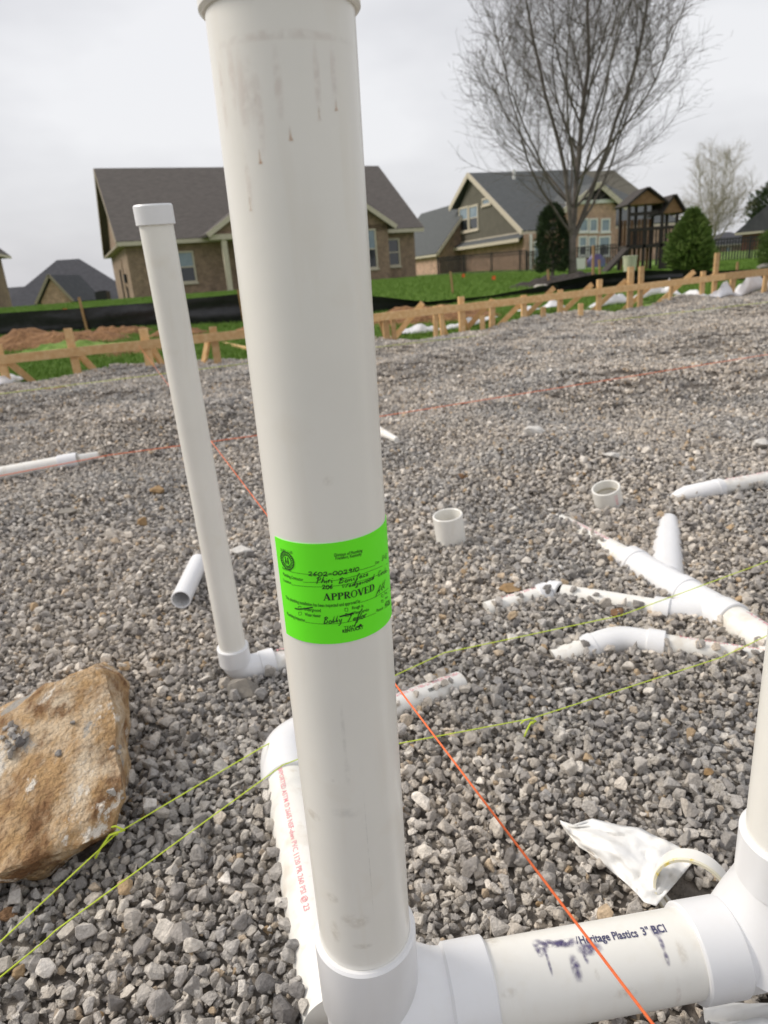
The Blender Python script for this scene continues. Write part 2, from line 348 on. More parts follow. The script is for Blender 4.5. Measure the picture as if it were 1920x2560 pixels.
# ---- 1. the big riser assembly
RB = V((-.0515, .5085, .135)); RT = V((-.0395, .483, .99)); RD = unit(RT-RB)
def on_riser(z): return RB + RD*((z-RB[2])/RD[2])
r3 = .0445; rh = .0502
asm = thing('drain_riser_assembly', on_riser(.0), 'tall white plastic drain riser with green tag, joined to a horizontal pipe and second riser', 'drain pipe')
riser = pipe(on_riser(.19), on_riser(1.10), r3, 'riser_pipe', asm, n=96)
hub(on_riser(1.012), RD, .085, .0480, 'coupling', asm, 'pvc', ri=r3, n=96)
# sanitary tee at the foot of the riser
HZ = .132; HD = unit(V((.292, .545, HZ)) - V((-.0515, .5085, HZ))); H0 = V((-.0515, .5085, HZ))
mb = MB(); b0 = on_riser(-.06)
mb.lathe(b0, RD, [(0, 0), (0, .0472), (.215, .0472), (.222, rh-.001), (.224, rh), (.312, rh), (.3145, rh-.002), (.3145, r3-.001), (.30, r3-.001)], 96)
tee = mb.build('tee_fitting', M_['pvcw'], asm, smooth=35)
keep(b0, on_riser(.3), rh)
mb = MB(); mb.lathe(H0, HD, [(.0, .060), (.03, .0585), (.055, .054), (.070, .0482), (.078, .0468), (.0795, .0468), (.0825, rh), (.1255, rh+.0005), (.1275, rh-.0015), (.1275, r3-.001)], 96)
mb.build('branch_socket', M_['pvcw'], tee, smooth=35)
hp = pipe(H0+HD*.12, H0+HD*.372, r3, 'horizontal_pipe', asm, n=96)
# second tee and riser on the right
tee2 = MB(); S0 = H0+HD*.3505
tee2.lathe(S0, HD, [(-.001, r3-.001), (-.001, rh-.0015), (.001, rh), (.046, rh), (.049, .0475), (.075, .0475), (.10, .0475), (.21, .0475), (.213, rh), (.255, rh), (.255, 0)], 96)
R2 = H0+HD*.458; tee2.lathe(R2, (0, 0, 1), [(-.03, .0), (.0, .075), (.035, .064), (.062, .0545), (.080, .0482), (.083, .0478), (.086, rh), (.141, rh+.0005), (.144, rh-.002), (.144, r3-.001), (.13, r3-.001)], 96)
t2 = tee2.build('tee_fitting', M_['pvcw'], asm, smooth=35)
keep(S0, S0+HD*.25, rh); keep(R2, R2+V((0, 0, .3)), rh)
r2p = pipe(R2+V((0, 0, .11)), R2+V((-.004, .006, .90)), r3, 'riser_pipe', asm, n=96)
hub(R2+V((-.0035, .0052, .86)), (0, 0, 1), .07, rh, 'coupling', asm, 'pvc', ri=r3)
# --- the green approval tag
camdir = unit(V((0, 0, 0)) - on_riser(.62)); tagsurf = cylsurf(on_riser(0), RD, r3)(V((0-(-.046), -.5, 0)))
def tag_st(px, py, rr=r3+.0008):
    """where a picture ray meets the riser: (t round the pipe, s up it)"""
    d = unit(ray(px, py)); o = on_riser(0); w = CC-o
    a = d-RD*np.dot(d, RD); b = w-RD*np.dot(w, RD); A = a@a; B = 2*a@b; Cc = b@b-rr*rr; D = max(B*B-4*A*Cc, 0)
    k = (-B-math.sqrt(D))/(2*A); p = CC+d*k; s = np.dot(p-o, RD); q = p-o-RD*s
    ref = V((.046, -.5, 0)); ref = unit(ref-RD*np.dot(ref, RD)); wv = np.cross(RD, ref)
    return V((math.atan2(q@wv, q@ref)*r3, s))
S2 = lambda t, s, lift=.0004: tagsurf(s, t, lift)
def zt(zx, zy): return tag_st(640+zx/4.366, 1280+zy/4.366)      # picture spot of a tag feature
tc_ = zt(800, 345)[1]; bc_ = zt(860, 1440)[1]
tl = zt(205, 300)[0]; tr = tl + .152
mb = MB(); nseg = 48; vs = []
for i in range(nseg+1):
    t = tl+(tr-tl)*i/nseg
    for s_ in (tc_, bc_):
        for lf in (.0002, .0007): vs.append(S2(t, s_, lf))
fs = []
for i in range(nseg):
    a = 4*i; b = a+4; fs += [(a+1, b+1, b+3, a+3), (a, a+2, b+2, b), (a, b, b+1, a+1), (a+2, a+3, b+3, b+2)]
fs += [(0, 1, 3, 2), (4*nseg, 4*nseg+2, 4*nseg+3, 4*nseg+1)]
mb.add(vs, fs); tagp = mb.build('approval_tag', M_['tagg'], asm, smooth=40)
tagp['label'] = 'fluorescent green approval tag with handwriting wrapped round the riser'
TL = .0010
pr = MB()
def line_text(mb, s, x0, y0, x1, y1, hz, bold=0.0):
    a = zt(x0, y0); b = zt(x1, y1); k = zt((x0+x1)/2, (y0+y1)/2-hz)[1]-zt((x0+x1)/2, (y0+y1)/2)[1]
    put_text(mb, s, S2, a, b, abs(k), bold, TL)
line_text(pr, 'DHBC 11-05', 272, 425, 398, 458, 30)
line_text(pr, 'Division of Plumbing', 855, 486, 1160, 432, 34, .012)
line_text(pr, 'Frankfort, Kentucky', 868, 520, 1152, 470, 34, .012)
line_text(pr, 'Date', 1302, 572, 1342, 555, 34)
line_text(pr, 'Permit No.', 292, 622, 386, 652, 28, .012)
line_text(pr, 'Plumbing Contractor', 300, 690, 516, 755, 34, .012)
line_text(pr, 'Location', 303, 752, 384, 786, 30, .012)
line_text(pr, 'This plumbing installation has been inspected and approved by', 328, 942, 1138, 985, 36, .012)
line_text(pr, 'Underground', 528, 1072, 708, 1090, 34, .012)
line_text(pr, 'Water Heater', 535, 1130, 710, 1148, 34, .012)
line_text(pr, 'Rough in', 1048, 1062, 1170, 1036, 34, .012)
line_text(pr, 'Water Service', 1055, 1118, 1232, 1076, 34, .012)
line_text(pr, 'Plumbing Inspector', 342, 1120, 538, 1198, 34, .012)
line_text(pr, 'Phone #', 1315, 1092, 1385, 1058, 30, .012)
line_text(pr, 'Final', 1400, 905, 1428, 888, 30); line_text(pr, 'Sewer', 1405, 955, 1437, 935, 30)
def px_line(mb, pts, w): ribbon(mb, [zt(*p) for p in pts], w, S2, TL)
def box_px(x, y, k=30):
    px_line(pr, [(x, y), (x+k, y-2), (x+k+2, y+k), (x+2, y+k+2), (x, y)], .0004)
for x, y in ((462, 1032), (466, 1092), (970, 1050), (975, 1108)): box_px(x, y)
box_px(1366, 905, 20); box_px(1368, 962, 20)
def rule(x0, y0, x1, y1, bow): px_line(pr, [(x0+(x1-x0)*t, y0+(y1-y0)*t+bow*4*t*(1-t)) for t in np.linspace(0, 1, 14)], .00028)
rule(390, 655, 1300, 582, 62); rule(520, 766, 1432, 562, 60); rule(388, 792, 1440, 640, 84); rule(1140, 985, 1445, 830, 22); rule(540, 1200, 1310, 1100, 62); rule(1400, 1050, 1462, 1000, 3)
# the round seal
sc_ = zt(336, 530); sr = .0066
for rr_, ww in ((1, .0009), (.62, .0006)): ribbon(pr, [sc_+V((math.cos(a), math.sin(a)*1.05))*sr*rr_ for a in np.linspace(0, 2*math.pi, 25)], ww, S2, TL)
for a in np.linspace(0, 2*math.pi, 25)[:-1]: ribbon(pr, [sc_+V((math.cos(a), math.sin(a)))*sr*q for q in (.70, .93)], .0007, S2, TL)
for dx in (-.0012, .0012): ribbon(pr, [sc_+V((dx, k*.0028)) for k in (-1, -.3, .3, 1)], [.0008, .0016, .0008, .001], S2, TL)
pr.build('printed_lettering', M_['inkg'], tagp)
# bold serif headline, drawn with thick and thin strokes
def arcp(cx, cy, rx, ry, a0, a1, n=9): return [(cx+rx*math.cos(R_(a)), cy+ry*math.sin(R_(a))) for a in np.linspace(a0, a1, n)]
SER = {
 'A': (.98, [([(.10, 0), (.46, 1)], .08), ([(.44, 1), (.80, 0)], .21), ([(.2, .33), (.62, .33)], .07), ([(-.02, .025), (.26, .025)], .06), ([(.58, .025), (.98, .025)], .06)]),
 'P': (.82, [([(.22, 0), (.22, 1)], .21), ([(.02, .03), (.44, .03)], .06), ([(.02, .97), (.45, .97)], .06), (arcp(.42, .735, .28, .235, 90, -90), [.06, .09, .15, .19, .2, .19, .15, .09, .06]), ([(.3, .5), (.45, .5)], .06)]),
 'R': (.95, [([(.22, 0), (.22, 1)], .21), ([(.02, .03), (.44, .03)], .06), ([(.02, .97), (.45, .97)], .06), (arcp(.42, .745, .27, .225, 90, -90), [.06, .09, .15, .19, .2, .19, .15, .09, .06]), ([(.3, .52), (.45, .52)], .06), ([(.45, .5), (.80, .0)], .2), ([(.7, .03), (.98, .03)], .06)]),
 'O': (.96, [(arcp(.47, .5, .38, .5, 0, 360, 25), [.2-.13*abs(math.sin(R_(a))) for a in np.linspace(0, 360, 25)])]),
 'V': (.96, [([(.16, 1), (.50, 0)], .21), ([(.50, 0), (.84, 1)], .08), ([(-.02, .97), (.36, .97)], .06), ([(.66, .97), (.98, .97)], .06)]),
 'E': (.86, [([(.22, 0), (.22, 1)], .21), ([(.02, .03), (.74, .03)], .07), ([(.02, .97), (.72, .97)], .07), ([(.3, .5), (.56, .5)], .07), ([(.76, 0), (.76, .25)], .07), ([(.73, 1), (.73, .78)], .07), ([(.56, .38), (.56, .62)], .06)]),
 'D': (.96, [([(.22, 0), (.22, 1)], .21), ([(.02, .03), (.45, .03)], .06), ([(.02, .97), (.45, .97)], .06), (arcp(.42, .5, .40, .47, 90, -90, 11), [.06, .09, .14, .18, .2, .21, .2, .18, .14, .09, .06])]),
}
def strokes(mb, font, s, a, b, h, wk=1.0, w0=None, slant=0, gap=.06, jit=0):
    a = V(a); b = V(b); e = unit(b-a); nrm = V((-e[1], e[0])); W = sum(font[c][0]+gap for c in s)-gap; L = np.linalg.norm(b-a); k = L/W; x = 0
    for c in s:
        wd, st = font[c]; j = random.uniform(-jit, jit)
        for pts, w in st:
            q = [a + e*((x+px+slant*py)*k) + nrm*(py+j)*h for px, py in pts]
            ww = w0 if w0 else ([v_*h*wk for v_ in w] if hasattr(w, '__len__') else w*h*wk)
            ribbon(mb, q, ww, S2, TL+.0002)
        x += wd+gap
ap = MB(); ha = abs(zt(1015, 925)[1]-zt(1015, 850)[1])
strokes(ap, SER, 'APPROVED', zt(738, 962), zt(1292, 850), ha, 1.0, gap=.03)
ap.build('headline_lettering', M_['ink'], tagp)
# handwriting
HF = {
 '0': (.6, [(arcp(.3, .4, .25, .4, 60, 420, 13), 1)]), '2': (.6, [([(.05, .65), (.2, .85), (.42, .8), (.45, .55), (.25, .2), (.05, .02), (.3, .08), (.58, .02)], 1)]),
 '6': (.55, [([(.42, .9), (.2, .6), (.08, .25), (.2, .02), (.42, .08), (.45, .3), (.25, .38), (.1, .22)], 1)]), '9': (.5, [([(.42, .7), (.25, .85), (.08, .65), (.2, .45), (.42, .6), (.42, .82), (.38, .02)], 1)]),
 '1': (.3, [([(.25, .9), (.1, 0)], 1)]), '3': (.5, [([(.1, .85), (.4, .85), (.22, .5), (.42, .3), (.3, .02), (.05, .05)], 1)]), '-': (.5, [([(.05, .4), (.42, .42)], 1)]), ' ': (.5, []),
 'P': (.6, [([(.1, -.1), (.25, .9)], 1), ([(.05, .8), (.3, 1), (.55, .85), (.45, .55), (.15, .45)], 1)]), 'h': (.45, [([(.05, 0), (.25, .95)], 1), ([(.1, .3), (.28, .5), (.36, .3), (.4, 0)], 1)]),
 'i': (.25, [([(.1, .45), (.12, .05), (.22, .02)], 1), ([(.14, .7), (.17, .74)], 1)]), 'r': (.35, [([(.05, .45), (.1, 0)], 1), ([(.08, .3), (.22, .48), (.34, .42)], 1)]),
 'B': (.6, [([(.1, 0), (.22, .9)], 1), ([(.05, .8), (.35, .95), (.5, .8), (.2, .5), (.5, .4), (.45, .1), (.05, .0)], 1)]), 'o': (.4, [(arcp(.2, .22, .16, .22, 90, 450, 9), 1)]),
 'n': (.45, [([(.05, .45), (.08, 0), (.2, .4), (.32, .4), (.34, .02), (.44, .05)], 1)]), 'f': (.4, [([(.5, .95), (.35, .9), (.22, .4), (.05, -.5), (.0, -.35), (.3, .15)], 1)]), 'a': (.42, [([(.36, .4), (.15, .42), (.06, .15), (.2, .0), (.34, .38), (.36, .05), (.44, .04)], 1)]),
 'c': (.36, [([(.32, .38), (.15, .42), (.05, .18), (.18, .0), (.34, .08)], 1)]), 'e': (.36, [([(.06, .2), (.3, .28), (.22, .44), (.06, .22), (.15, .0), (.34, .08)], 1)]),
 'W': (.75, [([(.05, .7), (.15, .05), (.32, .5), (.45, .05), (.7, .75)], 1)]), 'w': (.55, [([(.03, .42), (.12, .02), (.25, .32), (.36, .02), (.5, .42)], 1)]), 'd': (.42, [([(.3, .35), (.12, .4), (.05, .1), (.2, .02), (.34, .4), (.44, .95), (.36, .05)], 1)]), 'g': (.42, [([(.34, .38), (.12, .42), (.08, .1), (.32, .3), (.28, -.4), (.08, -.35), (.4, .1)], 1)]),
 'C': (.55, [([(.5, .85), (.25, .9), (.05, .4), (.2, .02), (.45, .1)], 1)]), 'l': (.25, [([(.05, .2), (.25, .9), (.12, .5), (.12, .05), (.24, .05)], 1)]), 'b': (.38, [([(.05, .1), (.25, .95), (.1, .1), (.25, .02), (.32, .25), (.12, .3)], 1)]), 'y': (.4, [([(.05, .42), (.12, .1), (.3, .15), (.36, .42), (.25, -.3), (.05, -.45)], 1)]),
 'T': (.6, [([(.35, .9), (.2, .4), (.05, .0), (-.05, .1)], 1), ([(.1, .85), (.4, 1.0), (.62, .92)], 1)]), 'A': (.5, [([(.0, -.2), (.4, .9), (.35, 0)], 1), ([(.1, .25), (.42, .4)], 1)]),
}
hw = MB(); PW = .00062
def hand(s, x0, y0, x1, y1, hz, sl=.12):
    k = abs(zt((x0+x1)/2, (y0+y1)/2)[1]-zt((x0+x1)/2, (y0+y1)/2-hz)[1])
    strokes(hw, HF, s, zt(x0, y0), zt(x1, y1), k, w0=PW, slant=sl, gap=.03, jit=.04)
hand('2602-002910', 566, 690, 1122, 640, 52); hand('Phiri', 655, 775, 838, 770, 68); hand('Boniface', 898, 778, 1222, 690, 62)
hand('206', 720, 840, 838, 832, 52); hand('Wedgewood', 935, 830, 1282, 735, 58); hand('Circle', 1325, 705, 1420, 655, 62)
hand('Bobby', 735, 1222, 935, 1195, 78, .25); hand('Taylor', 1000, 1195, 1200, 1150, 78, .2); hand('3-13', 1368, 532, 1422, 500, 60); hand('All', 1305, 910, 1400, 830, 90, .2); hand('606', 1402, 1030, 1458, 1000, 55)
px_line(hw, [(425, 1052), (470, 1060), (540, 1053), (620, 1040)], .0010)
px_line(hw, [(912, 1142), (960, 1130), (1010, 1118), (1058, 1100)], .0012)
px_line(hw, [(1160, 1050), (1120, 1120), (1095, 1190), (1075, 1250)], PW)
hw.build('handwriting', M_['ink'], tagp)
lg = MB(); line_text(lg, 'TEAM', 962, 1278, 1080, 1256, 30); line_text(lg, 'KENTUCKY', 945, 1318, 1172, 1268, 34, .03)
q = [(1088, 1258), (1102, 1245), (1122, 1240), (1130, 1226), (1146, 1220), (1156, 1232), (1150, 1244), (1136, 1252), (1112, 1256)]
lg.add([S2(*zt(*p), TL) for p in q], [tuple(range(len(q)))])
lg.build('logo_lettering', M_['ink'], tagp)

# --- stains: thin films with soft edges lying on the plastic
def stain_mat(name, c, k=1.0):
    m = mat(name, c, tuple(x*.8 for x in c), rough=.5, scale=60); a = node(m, 'ShaderNodeAttribute'); a.attribute_name = 'fade'
    t = node(m, 'ShaderNodeTexCoord'); n = node(m, 'ShaderNodeTexNoise'); n.inputs['Scale'].default_value = 160; link(m, t.outputs['Object'], n.inputs['Vector'])
    r = node(m, 'ShaderNodeMapRange'); r.inputs[1].default_value = .3; r.inputs[2].default_value = .62; link(m, n.outputs[0], r.inputs[0])
    mu = node(m, 'ShaderNodeMath'); mu.operation = 'MULTIPLY'; link(m, a.outputs['Fac'], mu.inputs[0]); link(m, r.outputs[0], mu.inputs[1])
    m2 = node(m, 'ShaderNodeMath'); m2.operation = 'MULTIPLY'; m2.inputs[1].default_value = k; link(m, mu.outputs[0], m2.inputs[0]); link(m, m2.outputs[0], bsdf(m).inputs['Alpha'])
    return m
M_['drip'] = stain_mat('orange_glue_drip', (.55, .28, .12), .85)
M_['streak'] = stain_mat('pink_primer_streak', (.62, .42, .36), .15)
M_['smear'] = stain_mat('violet_ink_smear', (.10, .08, .22), .8)
M_['grime'] = stain_mat('tan_grime', (.50, .38, .22), .18)
M_['scuff'] = stain_mat('grey_scuff', (.25, .25, .25), .09)
def stain(name, mk, parent, surf, c, w, h, tail=None, lift=.0005, n=9):
    """soft patch centred on surface point c; tail=(stretch up) gives a drip"""
    vs = []; fs = []; fd = []
    for j in range(n+1):
        for i in range(n+1):
            u = i/n*2-1; v_ = j/n*2-1
            vs.append(surf(c[0]+u*w/2, c[1]+v_*h/2, lift))
            if tail: wd = .35+.65*max(0, 1-(v_+1)/.5) if v_ > -1 else .5; e = max(0, 1-(abs(u)/max(wd, .05))**2); f_ = e*(1-((v_+1)/2)**.6*tail)*(1 if v_ > -.99 else 0)
            else: f_ = max(0, 1-u*u-v_*v_)
            fd.append(max(0, min(1, f_)))
    for j in range(n):
        for i in range(n): a = j*(n+1)+i; fs.append((a, a+1, a+n+2, a+n+1))
    o = MB().add(vs, fs).build(name, M_[mk], parent, smooth=True)
    at = o.data.attributes.new('fade', 'FLOAT', 'POINT'); at.data.foreach_set('value', fd)
    return o
def zp(zx, zy): return tag_st(480+zx/3.16, zy/3.16)
for (x, y) in ((1145, 862), (1010, 940), (778, 1095), (537, 1280), (459, 1655)): stain('glue_drip', 'drip', riser, S2, zp(x, y)+V((0, .0028)), .0048, .0085, tail=.85)
for (x, y0, y1, w) in ((1135, 300, 860, .006), (1000, 300, 930, .005), (690, 330, 1000, .006), (540, 480, 1270, .006), (410, 340, 1200, .009), (320, 300, 900, .007), (470, 420, 1000, .007), (250, 380, 1100, .006), (450, 1200, 1650, .005)):
    a = zp(x, y1); b = zp(x-20, y0); stain('primer_streak', 'streak', riser, S2, (a+b)/2, w, abs(b[1]-a[1]))
stain('primer_band', 'streak', riser, S2, (zp(700, 265)), .10, .006)
def zb(zx, zy): return tag_st(640+zx/2.836, 1780+zy/2.836)
for (x, y, w, h, k) in ((700, 1490, .03, .02, 'grime'), (755, 1665, .02, .008, 'grime'), (400, 730, .02, .012, 'grime'), (540, 1320, .014, .012, 'grime'), (560, 1560, .012, .03, 'grime'), (790, 900, .0016, .11, 'scuff'), (640, 720, .03, .012, 'scuff'), (620, 150, .004, .06, 'scuff'), (650, 430, .006, .03, 'scuff'), (545, 490, .004, .004, 'scuff'), (820, 1250, .0012, .09, 'scuff')):
    stain('smudge', k, riser, S2, zb(x, y), w, h)
stain('smudge', 'grime', riser, S2, tag_st(822, 1203), .009, .008); stain('smudge', 'scuff', riser, S2, tag_st(730, 1298), .0025, .0025)
# rim dirt where the riser enters the socket
mb = MB(); mb.lathe(on_riser(.2535), RD, [(0, r3+.0030), (.0011, r3+.0004)], 72); mb.build('cement_bead', M_['pvc'], riser, smooth=True)
# --- print and ink on the horizontal pipe
HS = cylsurf(H0, HD, r3)(V((0, -.62, .75)))
hs = lambda t, s, lift=.0005: HS(t, s, lift)
def hp_st(px, py):
    d = unit(ray(px, py)); w = CC-H0; a = d-HD*np.dot(d, HD); b = w-HD*np.dot(w, HD); A = a@a; B = 2*a@b; D = max(B*B-4*A*(b@b-r3*r3), 0)
    p = CC+d*((-B-math.sqrt(D))/(2*A)); s = np.dot(p-H0, HD); q = p-H0-HD*s
    ref = V((0, -.62, .75)); ref = unit(ref-HD*np.dot(ref, HD)); return V((s, math.atan2(q@np.cross(HD, ref), q@ref)*r3))
def zh(zx, zy): return hp_st(640+zx/1.296, 1950+zy/1.296)
hsurf = lambda a, b, lift=.0005: HS(a, b, lift)
tx = MB()
def htext(s, x0, y0, x1, y1, hz, bold=.0):
    a, b = zh(x0, y0), zh(x1, y1); k = np.linalg.norm(zh((x0+x1)/2, (y0+y1)/2-hz)-zh((x0+x1)/2, (y0+y1)/2))
    v, f = text_geo(s, bold); W = v[:, 0].max(); e = (b-a); L = np.linalg.norm(e); e /= L; nm = zh((x0+x1)/2, (y0+y1)/2-hz)-zh((x0+x1)/2, (y0+y1)/2); nm -= e*np.dot(nm, e); nm = unit(nm)
    tx.add([hsurf(*(a+e*(x/W*L)+nm*y*k), .0006) for x, y in v], f)
htext('Heritage Plastics', 1052, 532, 1240, 508, 24, .02); htext('3" BCI', 1255, 504, 1332, 492, 24, .02); htext('/', 1040, 532, 1048, 531, 24)
M_['navy'] = mat('blue_black_marking_ink', (.05, .05, .12), (.10, .10, .18), rough=.5, scale=200)
tx.build('printed_lettering', M_['navy'], hp)
for (x, y, w, h) in ((920, 540, .016, .022), (945, 530, .014, .012), (980, 530, .030, .010), (1010, 528, .03, .012), (1080, 545, .03, .016), (1296, 490, .012, .016)):
    stain('ink_smear', 'smear', hp, hsurf, zh(x, y), w, h)
for (x0, y0, x1, y1, w) in ((925, 545, 915, 575, .008), (940, 540, 952, 640, .004), (1030, 560, 1040, 660, .012), (1065, 550, 1070, 600, .006), (1300, 500, 1325, 560, .006), (1322, 550, 1338, 605, .006), (1355, 630, 1360, 740, .007)):
    a, b = zh(x0, y0), zh(x1, y1); stain('ink_run', 'smear' if y0 < 600 else 'streak', hp, hsurf, (a+b)/2, w, np.linalg.norm(a-b))
for (x, y, w, h) in ((760, 520, .02, .03), (1105, 630, .006, .012), (1200, 690, .03, .012), (820, 690, .02, .01), (1380, 560, .012, .03)): stain('smudge', 'grime', hp, hsurf, zh(x, y), w, h)

# ---- 2. capped riser at the left
def simple_pipe_text(parent, p0, d, r, s, t0, L, h, ref=(0, -.3, 1), lift=.0005, name='red_printing', roll=0, flip=False):
    d = unit(d); mb = MB(); v, f = text_geo(s, .01); W = v[:, 0].max()
    if np.dot(d, CR) < -.2: p0 = V(p0)+d*(2*t0+L); d = -d
    sf = cylsurf(p0, d, r)(ref)
    mb.add([sf(t0+x/W*L, roll-(y-.5)*h, lift) for x, y in v], f); return mb.build(name, M_['red'], parent)
r2 = .0302
LB = V((-.374, 1.405, .021)); LT = V((-.370, 1.334, .999)); LD = unit(LT-LB)
L = thing('capped_riser', V((-.374, 1.405, 0)), 'slim leaning white pipe with a flat end cap, rising from an elbow in the gravel', 'drain pipe')
pipe(LB+LD*.03, LT, r2, 'riser_pipe', L, 'pvc', n=64)
MB().lathe(LT-LD*.022, LD, [(0, r2), (0, r2+.0035), (.001, r2+.0042), (.031, r2+.0042), (.034, r2+.002), (.0345, 0)], 64).build('end_cap', M_['pvcw'], L, smooth=30)
ed = unit(Q(720, 1645) - Q(600, 1680)); ed = unit(V((ed[0], ed[1], 0)))
eb = LB+V((0, 0, -.012)); ee = eb+ed*.10+V((0, 0, -.012))
elb = MB(); elb.tube(arc(LB+LD*.035, -LD, LB+ed*.062+V((0, 0, -.016)), ed, 12), r2+.0032, 48); el = elb.build('elbow', M_['pvcw'], L, smooth=40)
hub(LB+LD*.012, LD, .046, r2+.0062, 'socket_collar', el, ri=r2)
hub(LB+ed*.055+V((0, 0, -.016)), ed, .036, r2+.0058, 'socket_collar', el, ri=r2)
lat = pipe(LB+ed*.06+V((0, 0, -.016)), LB+ed*.26+V((0, 0, -.055)), r2, 'lateral_pipe', L, 'pvcb')
simple_pipe_text(lat, LB+ed*.10+V((0, 0, -.017)), ed, r2, 'PVC-1120 SCH 40', 0, .16, .010, roll=-.012)
keep(LB+V((0, 0, -.02)), LB+V((0, 0, .1)), .038)

# ---- 3. half-buried pipe with a bend, directly behind the big riser
def gp(x, y, h): return Q(x, y, h-.016)
a0 = gp(905, 2440, .005); a0 = V((-.105, .60, -.012)); a1 = gp(720, 1935, .016)
B = thing('buried_bend_pipe', a1, 'half-buried white pipe with red printing and a bend, running just behind the green-tagged riser', 'drain pipe')
d1 = unit(a1-a0); bp_ = pipe(a0, a1, r3, 'drain_pipe', B, 'pvcb', n=64)
a2 = gp(800, 1800, .010); d2 = unit(V((a2-a1)[:2].tolist()+[0])+V((.12, .05, 0)))
bend = MB(); bend.tube(arc(a1-d1*.01, d1, a1+d1*.085+V((.075, .035, -.006)), unit(V((.9, .35, 0))), 14), r3+.0048, 64); be = bend.build('bend', M_['pvcw'], B, smooth=40)
hub(a1-d1*.03, d1, .04, r3+.0055, 'socket_collar', be, ri=r3, n=64)
e2 = a1+d1*.085+V((.075, .035, -.006)); keep(a1, e2, r3+.004)
pipe(e2-V((.9, .35, 0))*.02, e2+unit(V((.9, .35, -.05)))*.12, r3, 'drain_pipe', B, 'pvcb')
simple_pipe_text(bp_, a1-d1*.33, d1, r3, 'IMPORTED ASTM D 2665 NSF-dwv PVC 1120 PR 260 PSI @ 23', 0, .30, .0085, ref=(-.25, -.35, 1), flip=False)
# ---- 4. short stretch of pipe to the right of the riser
p0 = gp(940, 1790, .012); p1 = gp(1150, 1712, -.002)
T = thing('buried_pipe_stretch', p0, 'buried white pipe with red printing and a barcode, right behind the tagged riser', 'drain pipe')
bp2 = pipe(p0, p1, .0302, 'drain_pipe', T, 'pvcb'); dd = unit(p1-p0)
simple_pipe_text(bp2, p0, dd, .0302, '3/4 IN. D-1785-21 MADE IN USA', .05, .17, .010, roll=-.010)
mb = MB(); sf = cylsurf(p0, dd, .0302)((0, -.3, 1))
for k in range(14): x = .125+k*.0026; ribbon(mb, [(x, .004), (x, .012)], random.choice((.0008, .0013, .0018)), sf)
mb.build('barcode', M_['ink'], bp2)

# ---- 5. the wye with its branches at the right
W = thing('wye_pipe_run', gp(1700, 1480, 0), 'half-buried white wye with two branches spreading toward the open coupling rings', 'drain pipe')
w0 = gp(1395, 1308, -.022); w1 = gp(1575, 1405, .004); w2 = gp(1700, 1480, .012); w3 = gp(1830, 1555, .014); w4 = gp(2080, 1700, .014); w4 = w3+unit(w4-w3)*1.0+V((0, 0, -.075))
t_ = pipe(w0, w1, .0385, 'drain_pipe', W, 'pvcb'); trunk = MB()
trunk.tube([w1, (w1+w2)/2, w2, (w2+w3)/2, w3], r3+.003, 48); tk = trunk.build('wye_fitting', M_['pvcw'], W, smooth=40); keep(w1, w3, r3+.003)
for (p, q, s_) in ((w1, w2, 1), (w2, w3, .85), (w3, w2, 1)): hub(p-unit(q-p)*.005, q-p, .045*s_, r3+.0065, 'socket_collar', tk, ri=.04)
pm = pipe(w3-unit(w4-w3)*.02, w4, r3, 'drain_pipe', W, 'pvcb')
simple_pipe_text(t_, w0+(w1-w0)*.25, w1-w0, .0385, 'PVC DWV ASTM D2665', 0, .22, .012, roll=-.004)
simple_pipe_text(pm, w3, w4-w3, r3, 'ASTM D 2665', .03, .16, .011, roll=-.016)
b0_ = gp(1668, 1452, .008); b1_ = gp(1668, 1375, .0); b2_ = gp(1671, 1306, -.012)
mb = MB(); mb.tube([b0_, b1_, (b1_+b2_)/2, b2_], [.046, .045, .042, .034], 48); mb.build('upper_branch', M_['pvcw'], W, smooth=40); keep(b0_, b2_, .040)
b3_ = gp(1671, 1296, -.002); mb = MB(); mb.tube([b2_, b3_], [.017, .014], 24); mb.build('branch_stub', M_['pvcb'], W, smooth=40)
c0 = gp(1775, 1535, .006); c1 = gp(1665, 1530, .008); c2 = gp(1600, 1520, .006); c3 = gp(1405, 1487, .0); c4 = gp(1345, 1478, -.016)
mb = MB(); mb.tube([c0, c1], [.040, .034], 40); mb.build('side_branch', M_['pvcw'], W, smooth=40); keep(c0, c1, .036)
hub(c1-unit(c2-c1)*.01, c2-c1, .04, .0375, 'socket_collar', W)
pipe(c1, c3, .0302, 'drain_pipe', W, 'pvcb')
hub(c3, c4-c3, .04, .037, 'socket_collar', W)
d0 = gp(1365, 1488, .002); d1_ = gp(1215, 1532, -.006)
W2 = thing('buried_pipe_stretch', d0, 'short white pipe with red printing, its end buried in gravel left of the wye', 'drain pipe')
o_ = pipe(d0, d1_, .0302, 'drain_pipe', W2, 'pvcb'); hub(d0-unit(d0-d1_)*.03, d0-d1_, .035, .037, 'socket_collar', W2)
simple_pipe_text(o_, d1_, d0-d1_, .0302, 'PVC 1120 NSF', .05, .13, .012, roll=-.012)
